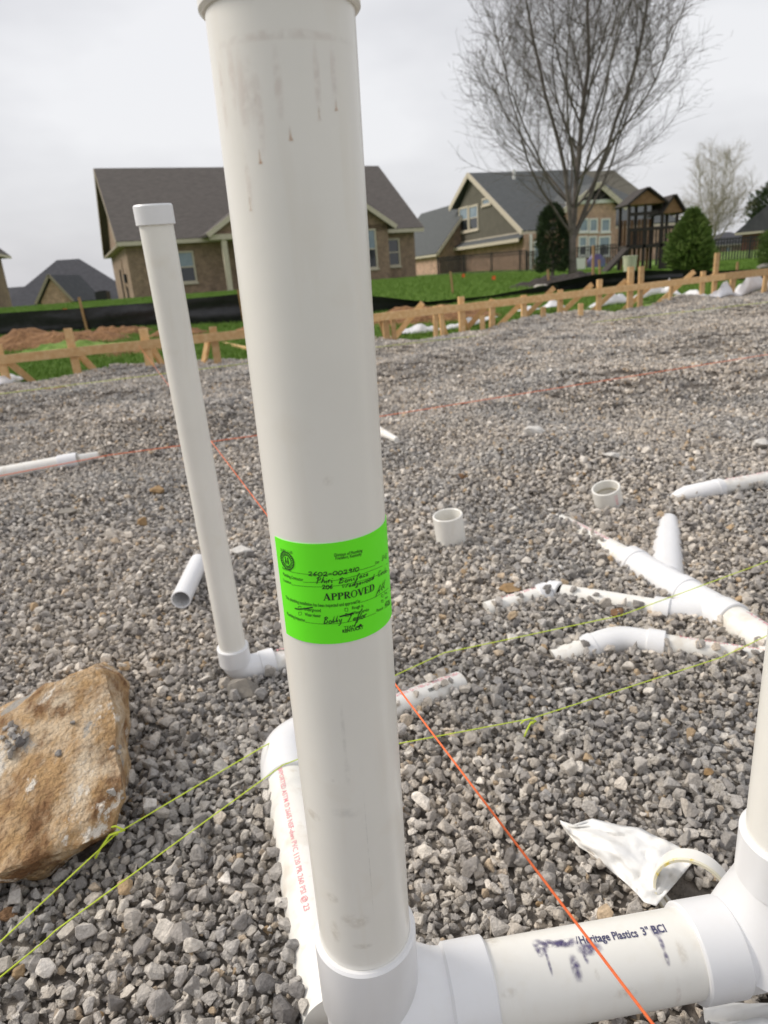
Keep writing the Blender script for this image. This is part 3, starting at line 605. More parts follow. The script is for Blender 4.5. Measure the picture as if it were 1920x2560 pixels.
# ---- 6. the curved pipe in front of the wye
f0 = gp(1385, 1655, -.010); f1 = gp(1465, 1625, .006); f2 = gp(1570, 1607, .012); f3 = gp(1650, 1615, .010); f4 = gp(1800, 1640, .004); f5 = gp(2030, 1675, -.018)
Cv = thing('curved_pipe_run', f2, 'white pipe with an elbow bulging out of the gravel in front of the wye', 'drain pipe')
pipe(f0, f1, .0302, 'drain_pipe', Cv, 'pvcb')
mb = MB(); mb.tube(arc(f1, f1-f0, f3, f4-f3, 12), .0335, 48); e_ = mb.build('elbow', M_['pvcw'], Cv, smooth=40); keep(f1, f2, .034); keep(f2, f3, .034)
hub(f3-unit(f4-f3)*.03, f4-f3, .04, .0375, 'socket_collar', e_); hub(f1-unit(f1-f0)*.01, f1-f0, .03, .036, 'socket_collar', e_)
fo = pipe(f3, f5, .0302, 'drain_pipe', Cv, 'pvcb'); simple_pipe_text(fo, f3, f5-f3, .0302, 'PVC-1120 SCH 40 DWV NSF', .04, .2, .010, roll=-.014)
hub(f5-unit(f5-f4)*.10, f5-f4, .05, .0375, 'socket_collar', Cv)
# ---- 7. reducer and pipe at the right edge
g0 = gp(1655, 1252, -.018); g1 = gp(1715, 1237, .018); g2 = gp(1790, 1222, .028); g3 = gp(2080, 1168, .045)
Rr = thing('reducer_pipe_run', g1, 'white pipe with a pointed half-buried reducer entering from the right edge', 'drain pipe')
mb = MB(); mb.tube([g0, (g0+g1)/2, g1, g2], [.012, .022, .034, .036], 40); mb.build('reducer', M_['pvcw'], Rr, smooth=50); keep(g0, g2, .03)
rp = pipe(g1, g3, .0302, 'drain_pipe', Rr, 'pvcb'); hub(g2-unit(g3-g2)*.01, g3-g2, .03, .037, 'socket_collar', Rr)
simple_pipe_text(rp, g2, g3-g2, .0302, 'PVC 1120 D2665', .05, .3, .012, roll=-.016)
# ---- 8. far left pipe
k0 = gp(-120, 1205, .048); k1 = gp(190, 1150, .044); k2 = gp(275, 1136, .026)
Fl = thing('buried_pipe_stretch', k1, 'long straight white pipe lying in the gravel at the left edge', 'drain pipe')
pipe(k0, k1, .036, 'drain_pipe', Fl, 'pvcb'); hub(k1-unit(k1-k0)*.09, k1-k0, .10, .041, 'socket_collar', Fl); pipe(k1, k2, .028, 'drain_pipe', Fl, 'pvcb')
# ---- 9. pipe end showing past the riser
m0 = gp(900, 1056, .05); m1 = gp(992, 1100, .022)
Em = thing('pipe_end', m1, 'tapered white pipe end poking out of the gravel beside the big riser', 'drain pipe')
mb = MB(); mb.tube([m0, (m0+m1)/2, m1], [.034, .03, .016], 32); mb.build('drain_pipe', M_['pvcb'], Em, smooth=40); keep(m0, m1, .024)
# ---- 10. loose rings and stubs
def ring(name, c, d, L, r, wall, label, cat, m='pvc', text=None, group=None):
    t = thing(name, c, label, cat, group); u = unit(d); c = V(c); b = .002
    prof = [(0, r-wall+b), (0, r-b), (b, r), (L-b, r), (L, r-b), (L, r-wall+b), (L-b, r-wall), (b, r-wall)]
    o = MB().lathe(c, u, prof, 64, closed=True).build('ring', M_[m], t, smooth=40); keep(c, c+u*L, r)
    mb = MB().lathe(c, u, [(L*.45, r-wall-.0002), (L*.45, r-wall-.002), (L*.55, r-wall-.002), (L*.55, r-wall-.0002)], 48); mb.build('inner_stop', M_['inner'], t, smooth=40)
    if text: simple_pipe_text(o, c, u, r, text, L*.2, L*.6, .012, ref=(.35, -1, 0))
    return t
c_ = Q(1128, 1352, .002); ring('pipe_coupling', c_, (-.10, -.10, 1), .100, .0505, .0065, 'taller ivory coupling ring standing open in the gravel, nearer the big riser', 'coupling')
c_ = Q(1522, 1258, .0); ring('pipe_coupling', c_, (-.28, -.22, 1), .072, .0510, .007, 'shorter tilted coupling ring with red print, beside the reducer pipe', 'coupling', text='3 DWV')
s0 = Q(452, 1500, .026); s1 = Q(500, 1398, .036)
ring('pipe_stub', s0, s1-s0, float(np.linalg.norm(s1-s0))-.02, .0285, .0045, 'cut white pipe stub lying open-ended beside the leaning capped riser', 'pipe stub', 'pvcw')
oc = atz(1728, 2236, .038); od = unit(V((.50, .85, -.22)))
st = ring('pipe_stub', oc, od, .030, .0490, .0042, 'open white pipe ring with yellow primer on its rim, holding a plastic bag', 'pipe stub')
M_['yellowstain'] = mat('yellow_primer_stain', (.75, .60, .08), (.78, .74, .58), rough=.5, scale=60, pos=(.36, .46))
MB().lathe(oc-od*.0006, od, [(0, .0450), (0, .0486), (.004, .0493)], 64).build('stained_rim', M_['yellowstain'], st, smooth=40)
# thin white film pulled through the ring
up = [(130, 170), (250, 205), (400, 155), (640, 215), (800, 235), (900, 290), (1000, 330), (1140, 400), (1225, 530)]
lo = [(150, 215), (200, 285), (290, 390), (400, 455), (560, 590), (690, 700), (780, 790), (830, 850), (930, 880)]
mb = MB(); nu, nv = 44, 20; vs = []; ub = np.linspace(0, 1, 9)
for i in range(nu+1):
    t = i/nu; a = V([np.interp(t, ub, [p[k] for p in up]) for k in (0, 1)]); b = V([np.interp(t, ub, [p[k] for p in lo]) for k in (0, 1)])
    for j in range(nv+1):
        s_ = j/nv; p = a*(1-s_)+b*s_; px, py = 1360+p[0]/3.318, 2000+p[1]/3.318
        fold = .012*fbm((t*3.2, s_*5, 1.3), 1.2)+.006*math.sin(9*s_+5*t+2*fbm((t*2, s_*2, 0), 1))
        rdg = .010*abs(mnoise.noise(Vector((t*5+s_*3, s_*4-t*2, 4.4))))+.006*abs(mnoise.noise(Vector((t*11, s_*9, 8.1)))); h = .014 - rdg + .014*math.sin(math.pi*min(1, s_*1.0))*math.sin(math.pi*min(1, t*1.05))**.5 + fold*.6 + .010*t
        if t < .08: h -= .012*(1-t/.08)
        vs.append(Q(px, py, max(.008, h)))
fs = [(i*(nv+1)+j, i*(nv+1)+j+1, (i+1)*(nv+1)+j+1, (i+1)*(nv+1)+j) for i in range(nu) for j in range(nv)]
mb.add(vs, fs); film = mb.build('plastic_bag', M_['cloth'], None, loc=V(vs[0]), smooth=True)
sm = film.modifiers.new('thick', 'SOLIDIFY'); sm.thickness = .0008
tag(film, 'crumpled thin white plastic bag trailing across the gravel out of the open ring', 'plastic bag')
FILM = np.array(vs)
# second scrap of film at the bottom right corner
mb = MB(); vs = []
for i in range(19):
    for j in range(13):
        p = V((.33+.20*i/18, .515+.05*j/12, .018+.010*fbm((i*.3, j*.5, 7), 1)+.008*math.sin(j*1.3+i*.25))); vs.append(p)
mb.add(vs, [(i*13+j, i*13+j+1, (i+1)*13+j+1, (i+1)*13+j) for i in range(18) for j in range(12)])
f2_ = mb.build('plastic_scrap', M_['cloth'], None, loc=V((.43, .54, .0)), smooth=True); f2_.modifiers.new('t', 'SOLIDIFY').thickness = .0008
tag(f2_, 'wrinkled white plastic scrap under the horizontal pipe at the bottom right corner', 'plastic scrap')

# ------------------------------------------------------------------ boulder and larger stones
def hull_rock(pts, name, m, label, cat, sub=4, amp=.012, sc=9, loc=None, group=None, smooth=False, crease=.5):
    bm = bmesh.new()
    for p in pts: bm.verts.new(V(p).tolist())
    r = bmesh.ops.convex_hull(bm, input=bm.verts); bmesh.ops.delete(bm, geom=[g for g in r['geom_interior'] if isinstance(g, bmesh.types.BMVert)], context='VERTS')
    bmesh.ops.triangulate(bm, faces=bm.faces)
    for k in range(sub):
        lim = .03 if k > 2 else 0
        bmesh.ops.subdivide_edges(bm, edges=[e for e in bm.edges if e.calc_length() > lim] if lim else bm.edges[:], cuts=1, use_grid_fill=True, smooth=0)
        if k == 1: bmesh.ops.smooth_vert(bm, verts=bm.verts, factor=crease, use_axis_x=True, use_axis_y=True, use_axis_z=True)
    bm.normal_update()
    for v in bm.verts:
        c = v.co; st_ = mnoise.fractal(Vector((c.x*.7+c.y*.5, c.y*.8-c.x*.4, c.z*2.2))*sc, 1, 2.1, 6)
        v.co = c + v.normal*(amp*st_ + amp*.45*abs(mnoise.noise(c*sc*4)) - amp*.5*abs(mnoise.noise(Vector((c.x*.6+c.y*.6, c.y*.5-c.x*.9, c.z*2))*sc*2.2)))
    bmesh.ops.triangulate(bm, faces=bm.faces)
    me = bpy.data.meshes.new(name); loc = V(loc if loc is not None else np.mean(np.array([V(p) for p in pts]), 0)*V((1, 1, 0)))
    for v in bm.verts: v.co -= Vector(loc.tolist())
    bm.to_mesh(me); bm.free(); me.materials.append(m)
    if smooth: me.shade_smooth(); me.set_sharp_from_angle(angle=R_(32))
    o = bpy.data.objects.new(name, me); col.objects.link(o); o.location = loc.tolist(); ORG[o.name] = loc
    return tag(o, label, cat, group)
def boulder_mat():
    m = mat('rust_stained_limestone', (.31, .185, .09), (.56, .41, .255), rough=.9, scale=13, c3=(.46, .29, .135), bump=1, bscale=110, dist=.014)
    b = bsdf(m); base = b.inputs['Base Color'].links[0].from_socket; t = node(m, 'ShaderNodeTexCoord')
    mp = node(m, 'ShaderNodeMapping'); mp.inputs['Rotation'].default_value = (0, 0, .6); mp.inputs['Scale'].default_value = (1, .45, 1); link(m, t.outputs['Object'], mp.inputs[0])
    def lay(prev, c, sc, lo_, hi_, seed, det=9, ro=.68):
        n = node(m, 'ShaderNodeTexNoise'); n.inputs['Scale'].default_value = sc; n.inputs['Detail'].default_value = det; n.inputs['Roughness'].default_value = ro; n.noise_dimensions = '4D'; n.inputs['W'].default_value = seed
        link(m, mp.outputs[0], n.inputs['Vector']); r = node(m, 'ShaderNodeMapRange'); r.inputs[1].default_value = lo_; r.inputs[2].default_value = hi_; link(m, n.outputs[0], r.inputs[0])
        x = node(m, 'ShaderNodeMix'); x.data_type = 'RGBA'; link(m, r.outputs[0], x.inputs[0]); link(m, prev, x.inputs[6]); x.inputs[7].default_value = (*c, 1); return x.outputs[2]
    o = lay(base, (.66, .54, .39), 12, .47, .60, 2); o = lay(o, (.20, .10, .04), 10, .52, .60, 9); o = lay(o, (.74, .68, .59), 16, .56, .60, 5.5, 12, .75); o = lay(o, (.35, .33, .30), 3.2, .60, .62, 21)
    link(m, o, b.inputs['Base Color']); return m
M_['boulder'] = boulder_mat()
bp3 = [Q(x, y, h if h < .09 else .09+(h-.09)*.72) for x, y, h in ((0, 2181, .075), (117, 2130, .075), (204, 2117, .065), (278, 2077, .06), (300, 1960, .10), (285, 1790, .165), (262, 1690, .205), (232, 1665, .225), (150, 1700, .225), (78, 1732, .20), (0, 1806, .185), (-170, 2015, .12), (-220, 2150, .075),
     (0, 2216, -.02), (70, 2222, -.02), (156, 2180, -.02), (270, 2095, -.03), (310, 2030, -.02), (318, 1930, -.02), (318, 1850, .01), (322, 1706, .06), (-200, 2220, -.02))]
bp3.append(Q(250, 1665, .0)+V((0, .05, -.02))); bp3.append(V((-1.12, 1.18, -.02)))
hull_rock(bp3, 'boulder', M_['boulder'], 'big rust-brown boulder with white and grey patches at the left edge', 'boulder', sub=6, amp=.015, sc=7, loc=V((-.75, 1.15, 0)), smooth=True, crease=.0)
bc = np.mean(np.array(bp3), 0); BOUL = (bc, .33)
def rock_pts(n=16, sx=1, sy=1, sz=.7, seed=None):
    r = np.random.default_rng(seed); p = r.normal(size=(n, 3)); p /= np.linalg.norm(p, axis=1)[:, None]; p *= r.uniform(.82, 1.05, (n, 1)); return p*V((sx, sy, sz))
M_['stoneg'] = mat('grey_limestone', (.20, .185, .165), (.30, .275, .24), rough=.9, scale=14, bump=.8, bscale=60, dist=.006)
M_['stonep'] = mat('pale_limestone', (.56, .54, .51), (.70, .68, .64), rough=.9, scale=14, bump=.8, bscale=60, dist=.006)
M_['stoneb'] = mat('ochre_limestone', (.26, .16, .075), (.40, .27, .14), rough=.9, scale=14, bump=.8, bscale=60, dist=.006)
for i, (x, y, wpx, k, sz, lab) in enumerate((
    (610, 1735, 88, 'stoneg', .72, 'angular fist-sized grey stone at the foot of the leaning capped riser'),
    (608, 1385, 66, 'stonep', .45, 'flat pale stone between the leaning capped riser and the big riser'),
    (1335, 1085, 60, 'stonep', .5, 'pale flat stone alone on the open gravel above the coupling rings'),
    (1532, 1142, 52, 'stonep', .4, 'low pale grey stone just above the shorter coupling ring'),
    (1903, 1122, 48, 'stonep', .75, 'pale blocky stone at the right edge above the reducer pipe'),
    (172, 1283, 56, 'stoneg', .35, 'flat dark grey slab in the gravel below the long left pipe'),
    (395, 1232, 48, 'stoneb', .5, 'elongated ochre stone left of the leaning capped riser, the upper of two'),
    (360, 1312, 34, 'stoneb', .8, 'small ochre stone left of the leaning capped riser, the lower of two'),
    (1770, 1936, 30, 'stoneb', .8, 'mustard yellow pebble in the gravel near the right riser'),
    (1275, 1478, 56, 'stoneb', .45, 'pale tan stone beside the short printed pipe left of the wye'),
    (1110, 930, 26, 'stonep', .5, 'small whitish stone high on the far gravel behind the big riser'))):
    c = Q(x, y, 0); dep = np.dot(c-CC, CF); s_ = wpx*dep/FPX/2
    hull_rock([c+V((0, 0, s_*sz*.55))+q_*1.05 for q_ in rock_pts(15, s_, s_*.8, s_*sz, seed=40+i)], 'loose_stone', M_[k], lab, 'stone', sub=2, amp=s_*.05, sc=1.2/s_, loc=c, group='larger stones on the gravel', crease=.15)
for i, (x, y, wpx, lab) in enumerate(((1152, 1195, 38, 'round clod of brown soil on the gravel right of the big riser'), (1545, 1535, 50, 'dark patch of soil beside the pipe left of the wye'), (118, 980, 110, 'flat brown patch of soil near the far left gravel edge'), (1430, 845, 20, 'tiny dark soil clod on the far gravel'), (20, 2290, 60, 'patch of brown soil under the boulder at the left edge'))):
    c = Q(x, y, 0); dep = np.dot(c-CC, CF); s_ = wpx*dep/FPX/2
    hull_rock([c+V((0, 0, .004))+q_ for q_ in rock_pts(20, s_, s_*(1.6 if y < 1000 else .9), s_*(.1 if wpx > 80 else .55), seed=80+i)], 'soil_clod', M_['clod'], lab, 'soil clod', sub=3, amp=s_*.12, sc=1.6/s_, loc=c)

# ------------------------------------------------------------------ gravel (uncountable): real stones, instanced
src = bpy.data.collections.new('gravel_stones'); srcf = bpy.data.collections.new('gravel_clusters')
def stone_mesh(seed, npt=13):
    r = np.random.default_rng(seed); p = r.normal(size=(npt, 3)); p /= np.linalg.norm(p, axis=1)[:, None]; p *= r.uniform(.86, 1.08, (npt, 1))
    p *= V((1.0, r.uniform(.68, .95), r.uniform(.5, .85))); 
    bm = bmesh.new()
    for q_ in p: bm.verts.new(q_.tolist())
    rr = bmesh.ops.convex_hull(bm, input=bm.verts); bmesh.ops.delete(bm, geom=[g for g in rr['geom_interior'] if isinstance(g, bmesh.types.BMVert)], context='VERTS')
    bmesh.ops.bevel(bm, geom=bm.edges[:]+bm.verts[:], offset=.085, segments=1, affect='EDGES', clamp_overlap=True)
    bmesh.ops.triangulate(bm, faces=bm.faces)
    me = bpy.data.meshes.new('gravel_stone'); bm.to_mesh(me); bm.free(); return me
SM = [stone_mesh(100+i, 10+i % 5) for i in range(20)]
for i, me in enumerate(SM):
    me.materials.append(M_['gravel']); a = me.attributes.new('rnd', 'FLOAT', 'POINT')
    src.objects.link(bpy.data.objects.new('gravel_stone', me))
low = []
for i in range(6):
    r = np.random.default_rng(300+i); p = r.normal(size=(9, 3)); p /= np.linalg.norm(p, axis=1)[:, None]; p *= V((1, .8, .7)); bm = bmesh.new()
    for q_ in p: bm.verts.new(q_.tolist())
    bmesh.ops.convex_hull(bm, input=bm.verts); me = bpy.data.meshes.new('s'); bmesh.ops.triangulate(bm, faces=bm.faces); bm.to_mesh(me); bm.free()
    low.append((np.array([v.co[:] for v in me.vertices]), [tuple(f.vertices) for f in me.polygons]))
def rotm(r):
    q = r.normal(size=4); q /= np.linalg.norm(q); w, x, y, z = q
    return np.array([[1-2*(y*y+z*z), 2*(x*y-z*w), 2*(x*z+y*w)], [2*(x*y+z*w), 1-2*(x*x+z*z), 2*(y*z-x*w)], [2*(x*z-y*w), 2*(y*z+x*w), 1-2*(x*x+y*y)]])
for i in range(6):
    r = np.random.default_rng(500+i); mb = MB(); rn = []
    for k in range(46):
        v_, f_ = low[r.integers(6)]; rad = r.uniform(.007, .0155) if r.random() < .9 else r.uniform(.016, .022); c = V((r.uniform(-.08, .08), r.uniform(-.08, .08), r.uniform(-.006, .006)+rad*.25))
        mb.add((v_*rad)@rotm(r).T+c, f_); rn += [r.random()]*len(v_)
    me = bpy.data.meshes.new('gravel_cluster'); me.from_pydata(mb.v, [], mb.f); me.materials.append(M_['gravel'])
    a = me.attributes.new('rnd', 'FLOAT', 'POINT'); a.data.foreach_set('value', rn); srcf.objects.link(bpy.data.objects.new('gravel_cluster', me))
def caps_dist(P):
    d = np.full(len(P), 9.0)
    for p0, p1, r in CAPS:
        if p0[1] > 5: continue
        ab = p1-p0; t = np.clip(((P-p0)@ab)/(ab@ab), 0, 1); q = P-(p0+t[:, None]*ab); d = np.minimum(d, np.linalg.norm(q, axis=1)-r)
    return d
def grid(x0, x1, y0, y1, s):
    X, Y = np.meshgrid(np.arange(x0, x1, s), np.arange(y0, y1, s)); n = X.size
    return np.c_[X.ravel()+rng.uniform(-.5, .5, n)*s, Y.ravel()+rng.uniform(-.5, .5, n)*s]
def scatter(name, P, scl, rots, collection, label):
    me = bpy.data.meshes.new(name); me.from_pydata(P.tolist(), [], [])
    a = me.attributes.new('scl', 'FLOAT', 'POINT'); a.data.foreach_set('value', scl.astype(np.float32))
    a = me.attributes.new('rot', 'FLOAT_VECTOR', 'POINT'); a.data.foreach_set('vector', rots.astype(np.float32).ravel())
    o = bpy.data.objects.new(name, me); col.objects.link(o)
    ng = bpy.data.node_groups.new(name, 'GeometryNodeTree'); ng.interface.new_socket('Geometry', in_out='INPUT', socket_type='NodeSocketGeometry'); ng.interface.new_socket('Geometry', in_out='OUTPUT', socket_type='NodeSocketGeometry')
    N = ng.nodes; Lk = ng.links; gi = N.new('NodeGroupInput'); go = N.new('NodeGroupOutput'); ci = N.new('GeometryNodeCollectionInfo'); ci.inputs[0].default_value = collection; ci.inputs['Separate Children'].default_value = True; ci.inputs['Reset Children'].default_value = True
    ip = N.new('GeometryNodeInstanceOnPoints'); ip.inputs['Pick Instance'].default_value = True
    rv = N.new('FunctionNodeRandomValue'); rv.data_type = 'INT'; rv.inputs[4].default_value = 0; rv.inputs[5].default_value = len(collection.objects)-1
    na = N.new('GeometryNodeInputNamedAttribute'); na.data_type = 'FLOAT'; na.inputs[0].default_value = 'scl'; nb = N.new('GeometryNodeInputNamedAttribute'); nb.data_type = 'FLOAT_VECTOR'; nb.inputs[0].default_value = 'rot'
    er = N.new('FunctionNodeEulerToRotation'); Lk.new(nb.outputs[0], er.inputs[0])
    Lk.new(gi.outputs[0], ip.inputs['Points']); Lk.new(ci.outputs[0], ip.inputs['Instance']); Lk.new(rv.outputs[2], ip.inputs['Instance Index']); Lk.new(er.outputs[0], ip.inputs['Rotation']); Lk.new(na.outputs[0], ip.inputs['Scale']); Lk.new(ip.outputs[0], go.inputs[0])
    md = o.modifiers.new('scatter', 'NODES'); md.node_group = ng; o['kind'] = 'stuff'; o['label'] = label; return o
# near: single stones
def near_layer(s, y0, y1, rmin, rmax, zoff, keepfrac=1.0, wide=.72, tol=.05):
    P2 = grid(-wide*y1-.9, wide*y1+.9, y0, y1, s); P2 = P2[np.abs(P2[:, 0]) < wide*P2[:, 1]+.85]
    if keepfrac < 1: P2 = P2[rng.random(len(P2)) < keepfrac]
    n = len(P2); rad = rmin+(rmax-rmin)*rng.beta(1.6, 2.6, n)
    z = pad(P2[:, 0], P2[:, 1])+zoff+rng.uniform(-.004, .005, n)+(rad-.011)*.35
    P = np.c_[P2, z]; d = caps_dist(P); k = d > rad*tol
    bd = hullinside(P2); k &= ~bd
    return P[k], rad[k]
BP2 = np.array([p[:2] for p in bp3]); bcen = BP2.mean(0)
def hullinside(P2):
    # inside the boulder's footprint
    a = np.arctan2(BP2[:, 1]-bcen[1], BP2[:, 0]-bcen[0]); rr_ = np.linalg.norm(BP2-bcen, axis=1); o = np.argsort(a)
    q = P2-bcen; ang = np.arctan2(q[:, 1], q[:, 0]); lim = np.interp(ang, a[o], rr_[o], period=2*math.pi); return np.linalg.norm(q, axis=1) < lim*.8
parts = [near_layer(.0115, .12, 1.7, .003, .0062, .001, .5, tol=.3), near_layer(.0130, .12, 2.3, .006, .0150, -.006), near_layer(.0175, .12, 2.3, .006, .0155, .002, .75), near_layer(.036, .12, 2.3, .011, .0225, .008, .5), near_layer(.0175, 2.3, 4.3, .008, .0175, -.003, wide=.68), near_layer(.06, 2.3, 4.3, .012, .024, .006, .5, wide=.68)]
P = np.concatenate([p for p, _ in parts]); S = np.concatenate([r for _, r in parts])
# nothing on top of the film except a few stones
dmin = np.full(len(P), 9.0); idx = np.where((P[:, 0] > .1) & (P[:, 0] < .6) & (P[:, 1] > .5) & (P[:, 1] < 1.2))[0]
fz_ = np.full(len(P), 9.0)
for i in idx: dd_ = np.hypot(FILM[:, 0]-P[i, 0], FILM[:, 1]-P[i, 1]); k_ = np.argmin(dd_); dmin[i] = dd_[k_]; fz_[i] = FILM[k_, 2]
kk = ~((dmin < .012) & (P[:, 2]+S*.8 > fz_) & (rng.random(len(P)) < .99)); P = P[kk]; S = S[kk]
ex_ = []
for (p0, p1, rr0) in BUR:
    L0 = np.linalg.norm(p1-p0); dx_ = (p1-p0)/L0; u_ = unit(np.cross(dx_, V((0, 0, 1)))); w_ = np.cross(u_, dx_)
    if p0[1] > 3.4: continue
    for _ in range(int(L0/.02)):
        q_ = p0+dx_*L0*rng.random(); pk = gz(q_[0], q_[1]); top_ = math.acos(np.clip((pk+.016-q_[2])/rr0, -1, 1))        # angle of the burial line
        a_ = rng.choice((-1, 1))*max(.5, top_+.05-abs(rng.normal(0, .07))); rs_ = rng.uniform(.009, .017); c_ = q_+(u_*math.sin(a_)+w_*math.cos(a_))*(rr0+rs_*.35)
        if c_[2] < pk+.035: ex_.append((c_, rs_))
bo = bpy.data.objects['boulder']
for (x, y, n_, sp) in ((45, 1845, 9, 26), (145, 1890, 1, 4), (183, 1812, 1, 4), (20, 1830, 4, 20), (30, 1880, 4, 14), (297, 1870, 3, 18), (285, 2000, 2, 20)):
    for _ in range(n_):
        q_ = ray(x+rng.uniform(-sp, sp), y+rng.uniform(-sp, sp)); hit, hp_, nn_, _f = bo.ray_cast(Vector((CC-ORG['boulder']).tolist()), Vector(unit(q_).tolist()))
        if hit: ex_.append((V(hp_)+ORG['boulder']+V((0, 0, .004)), rng.uniform(.006, .011)))
if ex_: P = np.concatenate([P, np.array([e[0] for e in ex_])]); S = np.concatenate([S, np.array([e[1] for e in ex_])])
RT_ = rng.uniform(0, 2*math.pi, (len(P), 3)); RT_[:, 0] = np.where(rng.random(len(P)) < .55, rng.normal(0, .5, len(P)), RT_[:, 0]); RT_[:, 1] = np.where(rng.random(len(P)) < .55, rng.normal(0, .5, len(P)), RT_[:, 1])
scatter('gravel', P, S, RT_, src, 'loose grey and tan crushed limestone gravel covering the ground')
P2 = grid(-12, 16, 4.2, 19, .105); P2 = P2[(np.abs(P2[:, 0]) < .72*P2[:, 1]+1.2) & (P2[:, 1] < yedge(P2[:, 0])+.12)]
ye = yedge(P2[:, 0]); z = pad(P2[:, 0], P2[:, 1])-np.where(P2[:, 1] > ye, (P2[:, 1]-ye)*.6, 0)
P = np.c_[P2, z+rng.uniform(-.008, .008, len(P2))]; P = P[caps_dist(P) > .0]
RT_ = np.c_[rng.normal(0, .06, len(P)), rng.normal(0, .06, len(P)), rng.uniform(0, 6.28, len(P))]
scatter('gravel', P, rng.uniform(.9, 1.25, len(P)), RT_, srcf, 'distant gravel of the building pad up to the wooden rails')
NS = len(P)

# ------------------------------------------------------------------ strings
def string(pts, r, m, name, label, group=None, sag=0):
    mb = MB(); out = []
    for a, b in zip(pts[:-1], pts[1:]):
        for t in np.linspace(0, 1, 13)[:-1]: out.append(V(a)*(1-t)+V(b)*t-V((0, 0, sag*4*t*(1-t))))
    out.append(V(pts[-1])); mb.tube(out, r, 6); return tag(mb.build(name, M_[m], None, loc=V(pts[0]), smooth=True), label, 'string', group)
def inter(pa, pb, n=6): return [pa+(pb-pa)*t for t in np.linspace(0, 1, n)]
oa = atd(345, 862, 8.15); ob = atd(1632, 2560, .44); ob2 = ob+(ob-oa)*.03
string([oa, ob2], .0012, 'orange', 'mason_string', 'orange string stretched from the rail diagonally down past the big riser', 'mason strings')
string([Q(-200, 1228, .07), Q(271, 1138, .07), Q(647, 1088, .08), Q(950, 1041, .08), Q(1920, 886, .09), Q(2400, 810, .1)], .0021, 'orange', 'mason_string', 'orange string running across the middle gravel from left to right', 'mason strings')
y1 = [Q(-80, 2425, .03), Q(0, 2355, .03), Q(290, 2085, .05), Q(655, 1868, .045), Q(700, 1845, .03), Q(993, 1686, .03), Q(1111, 1632, .035), Q(1551, 1539, .06), Q(1920, 1403, .09), Q(2100, 1335, .1)]
string(y1, .0011, 'yellow', 'mason_string', 'neon yellow string knotted near the boulder, the upper of the near pair', 'mason strings')
y2 = [Q(-80, 2500, .02), Q(0, 2443, .022), Q(105, 2358, .012), Q(139, 2326, .03), Q(706, 1913, .067), Q(745, 1898, .064), Q(1002, 1858, .03), Q(1330, 1796, .035), Q(1805, 1643, .05), Q(1920, 1588, .06), Q(2100, 1500, .08)]
string(y2, .0011, 'yellow', 'mason_string', 'neon yellow string crossing the bend pipe, the lower of the near pair', 'mason strings')
string([Q(-60, 992, .05), Q(613, 909, .06), Q(940, 868, .05), Q(1500, 804, .05), Q(1920, 755, .05), Q(2300, 712, .05)], .0024, 'yellow', 'mason_string', 'pale yellow string along the far edge of the gravel', 'mason strings')
for (x, y, h, lab) in ((290, 2085, .05, 'loose neon yellow knot tails on the string beside the boulder'), (1330, 1808, .032, 'small neon yellow knot on the string in the right gravel')):
    c = Q(x, y, h); mb = MB(); k = 1 if x < 500 else .75
    mb.tube([c+V(p)*k for p in ((.012, .006, .0), (.0, .004, .012), (-.02, -.002, .012), (-.030, -.004, .004))], .0016, 6)
    mb.tube([c+V(p)*k for p in ((.010, .004, .002), (-.006, -.008, .006), (-.018, -.02, -.006), (-.026, -.028, -.018))], .0018, 6)
    mb.tube([c+V((.003, 0, .001)), c+V((-.003, 0, .001))], .003, 8)
    tag(mb.build('string_knot', M_['yellow'], None, loc=c, smooth=True), lab, 'knot', 'string knots')

# ------------------------------------------------------------------ wooden batter boards
def on_line(px, A, Bv):
    """point on segment A-B (world, level) seen at picture column px"""
    lo_, hi_ = -.3, 1.3
    def col_(t): p = A+(Bv-A)*t; d = p-CC; return 960+FPX*(d@CR)/(d@CF)
    for _ in range(50):
        mid = (lo_+hi_)/2
        if col_(mid) < px: lo_ = mid
        else: hi_ = mid
    return A+(Bv-A)*(lo_+hi_)/2
def batter(A, Bv, posts, braces, label, w=.10):
    t = thing('batter_board', V((A[0], A[1], gz(A[0], A[1]))), label, 'batter board', 'timber batter boards round the pad')
    d = unit((Bv-A)*V((1, 1, 0))); nrm = V((-d[1], d[0], 0)); 
    if nrm[1] < 0: nrm = -nrm
    MB().beam(A, Bv, w, .040).build('rail', M_['lumber'], t)
    for (px, up_, wd) in posts:
        p = on_line(px, A, Bv)+nrm*.042; zt_ = p[2]+up_; zb_ = min(float(terr(p[0], p[1])), p[2]-.28)-.12
        ln = V((random.uniform(-.03, .03), random.uniform(-.02, .02), 0))
        MB().beam((p[0], p[1], zb_), (p[0]+ln[0]*.6, p[1]+ln[1]*.4, zt_), wd, .040, up=d).build('post', M_['lumber'], t)
    for (px, dirn, ln_, up_) in braces:
        p = on_line(px, A, Bv)+nrm*.085; q = p+d*dirn*ln_*.55+nrm*ln_*.5; zq = float(terr(q[0], q[1]))-.05
        MB().beam((p[0], p[1], p[2]+up_), (q[0], q[1], zq), .075, .036).build('brace', M_['lumber'], t)
    return t
LA = atd(-60, 906, 7.85); LBB = atd(640, 832, 8.25)
batter(LA, LBB, [(2, .17, .09), (182, .27, .088), (366, .18, .10), (535, .12, .088)], [(6, .9, .55, .0), (186, .9, .5, .0), (370, .6, .5, .0), (520, -.7, .5, .0)], 'lumber rail on posts at the left, behind the leaning capped riser')
RA = atd(880, 801, 9.1); RM = atd(1812, 692, 11.8); RE = atd(2060, 664, 12.8)
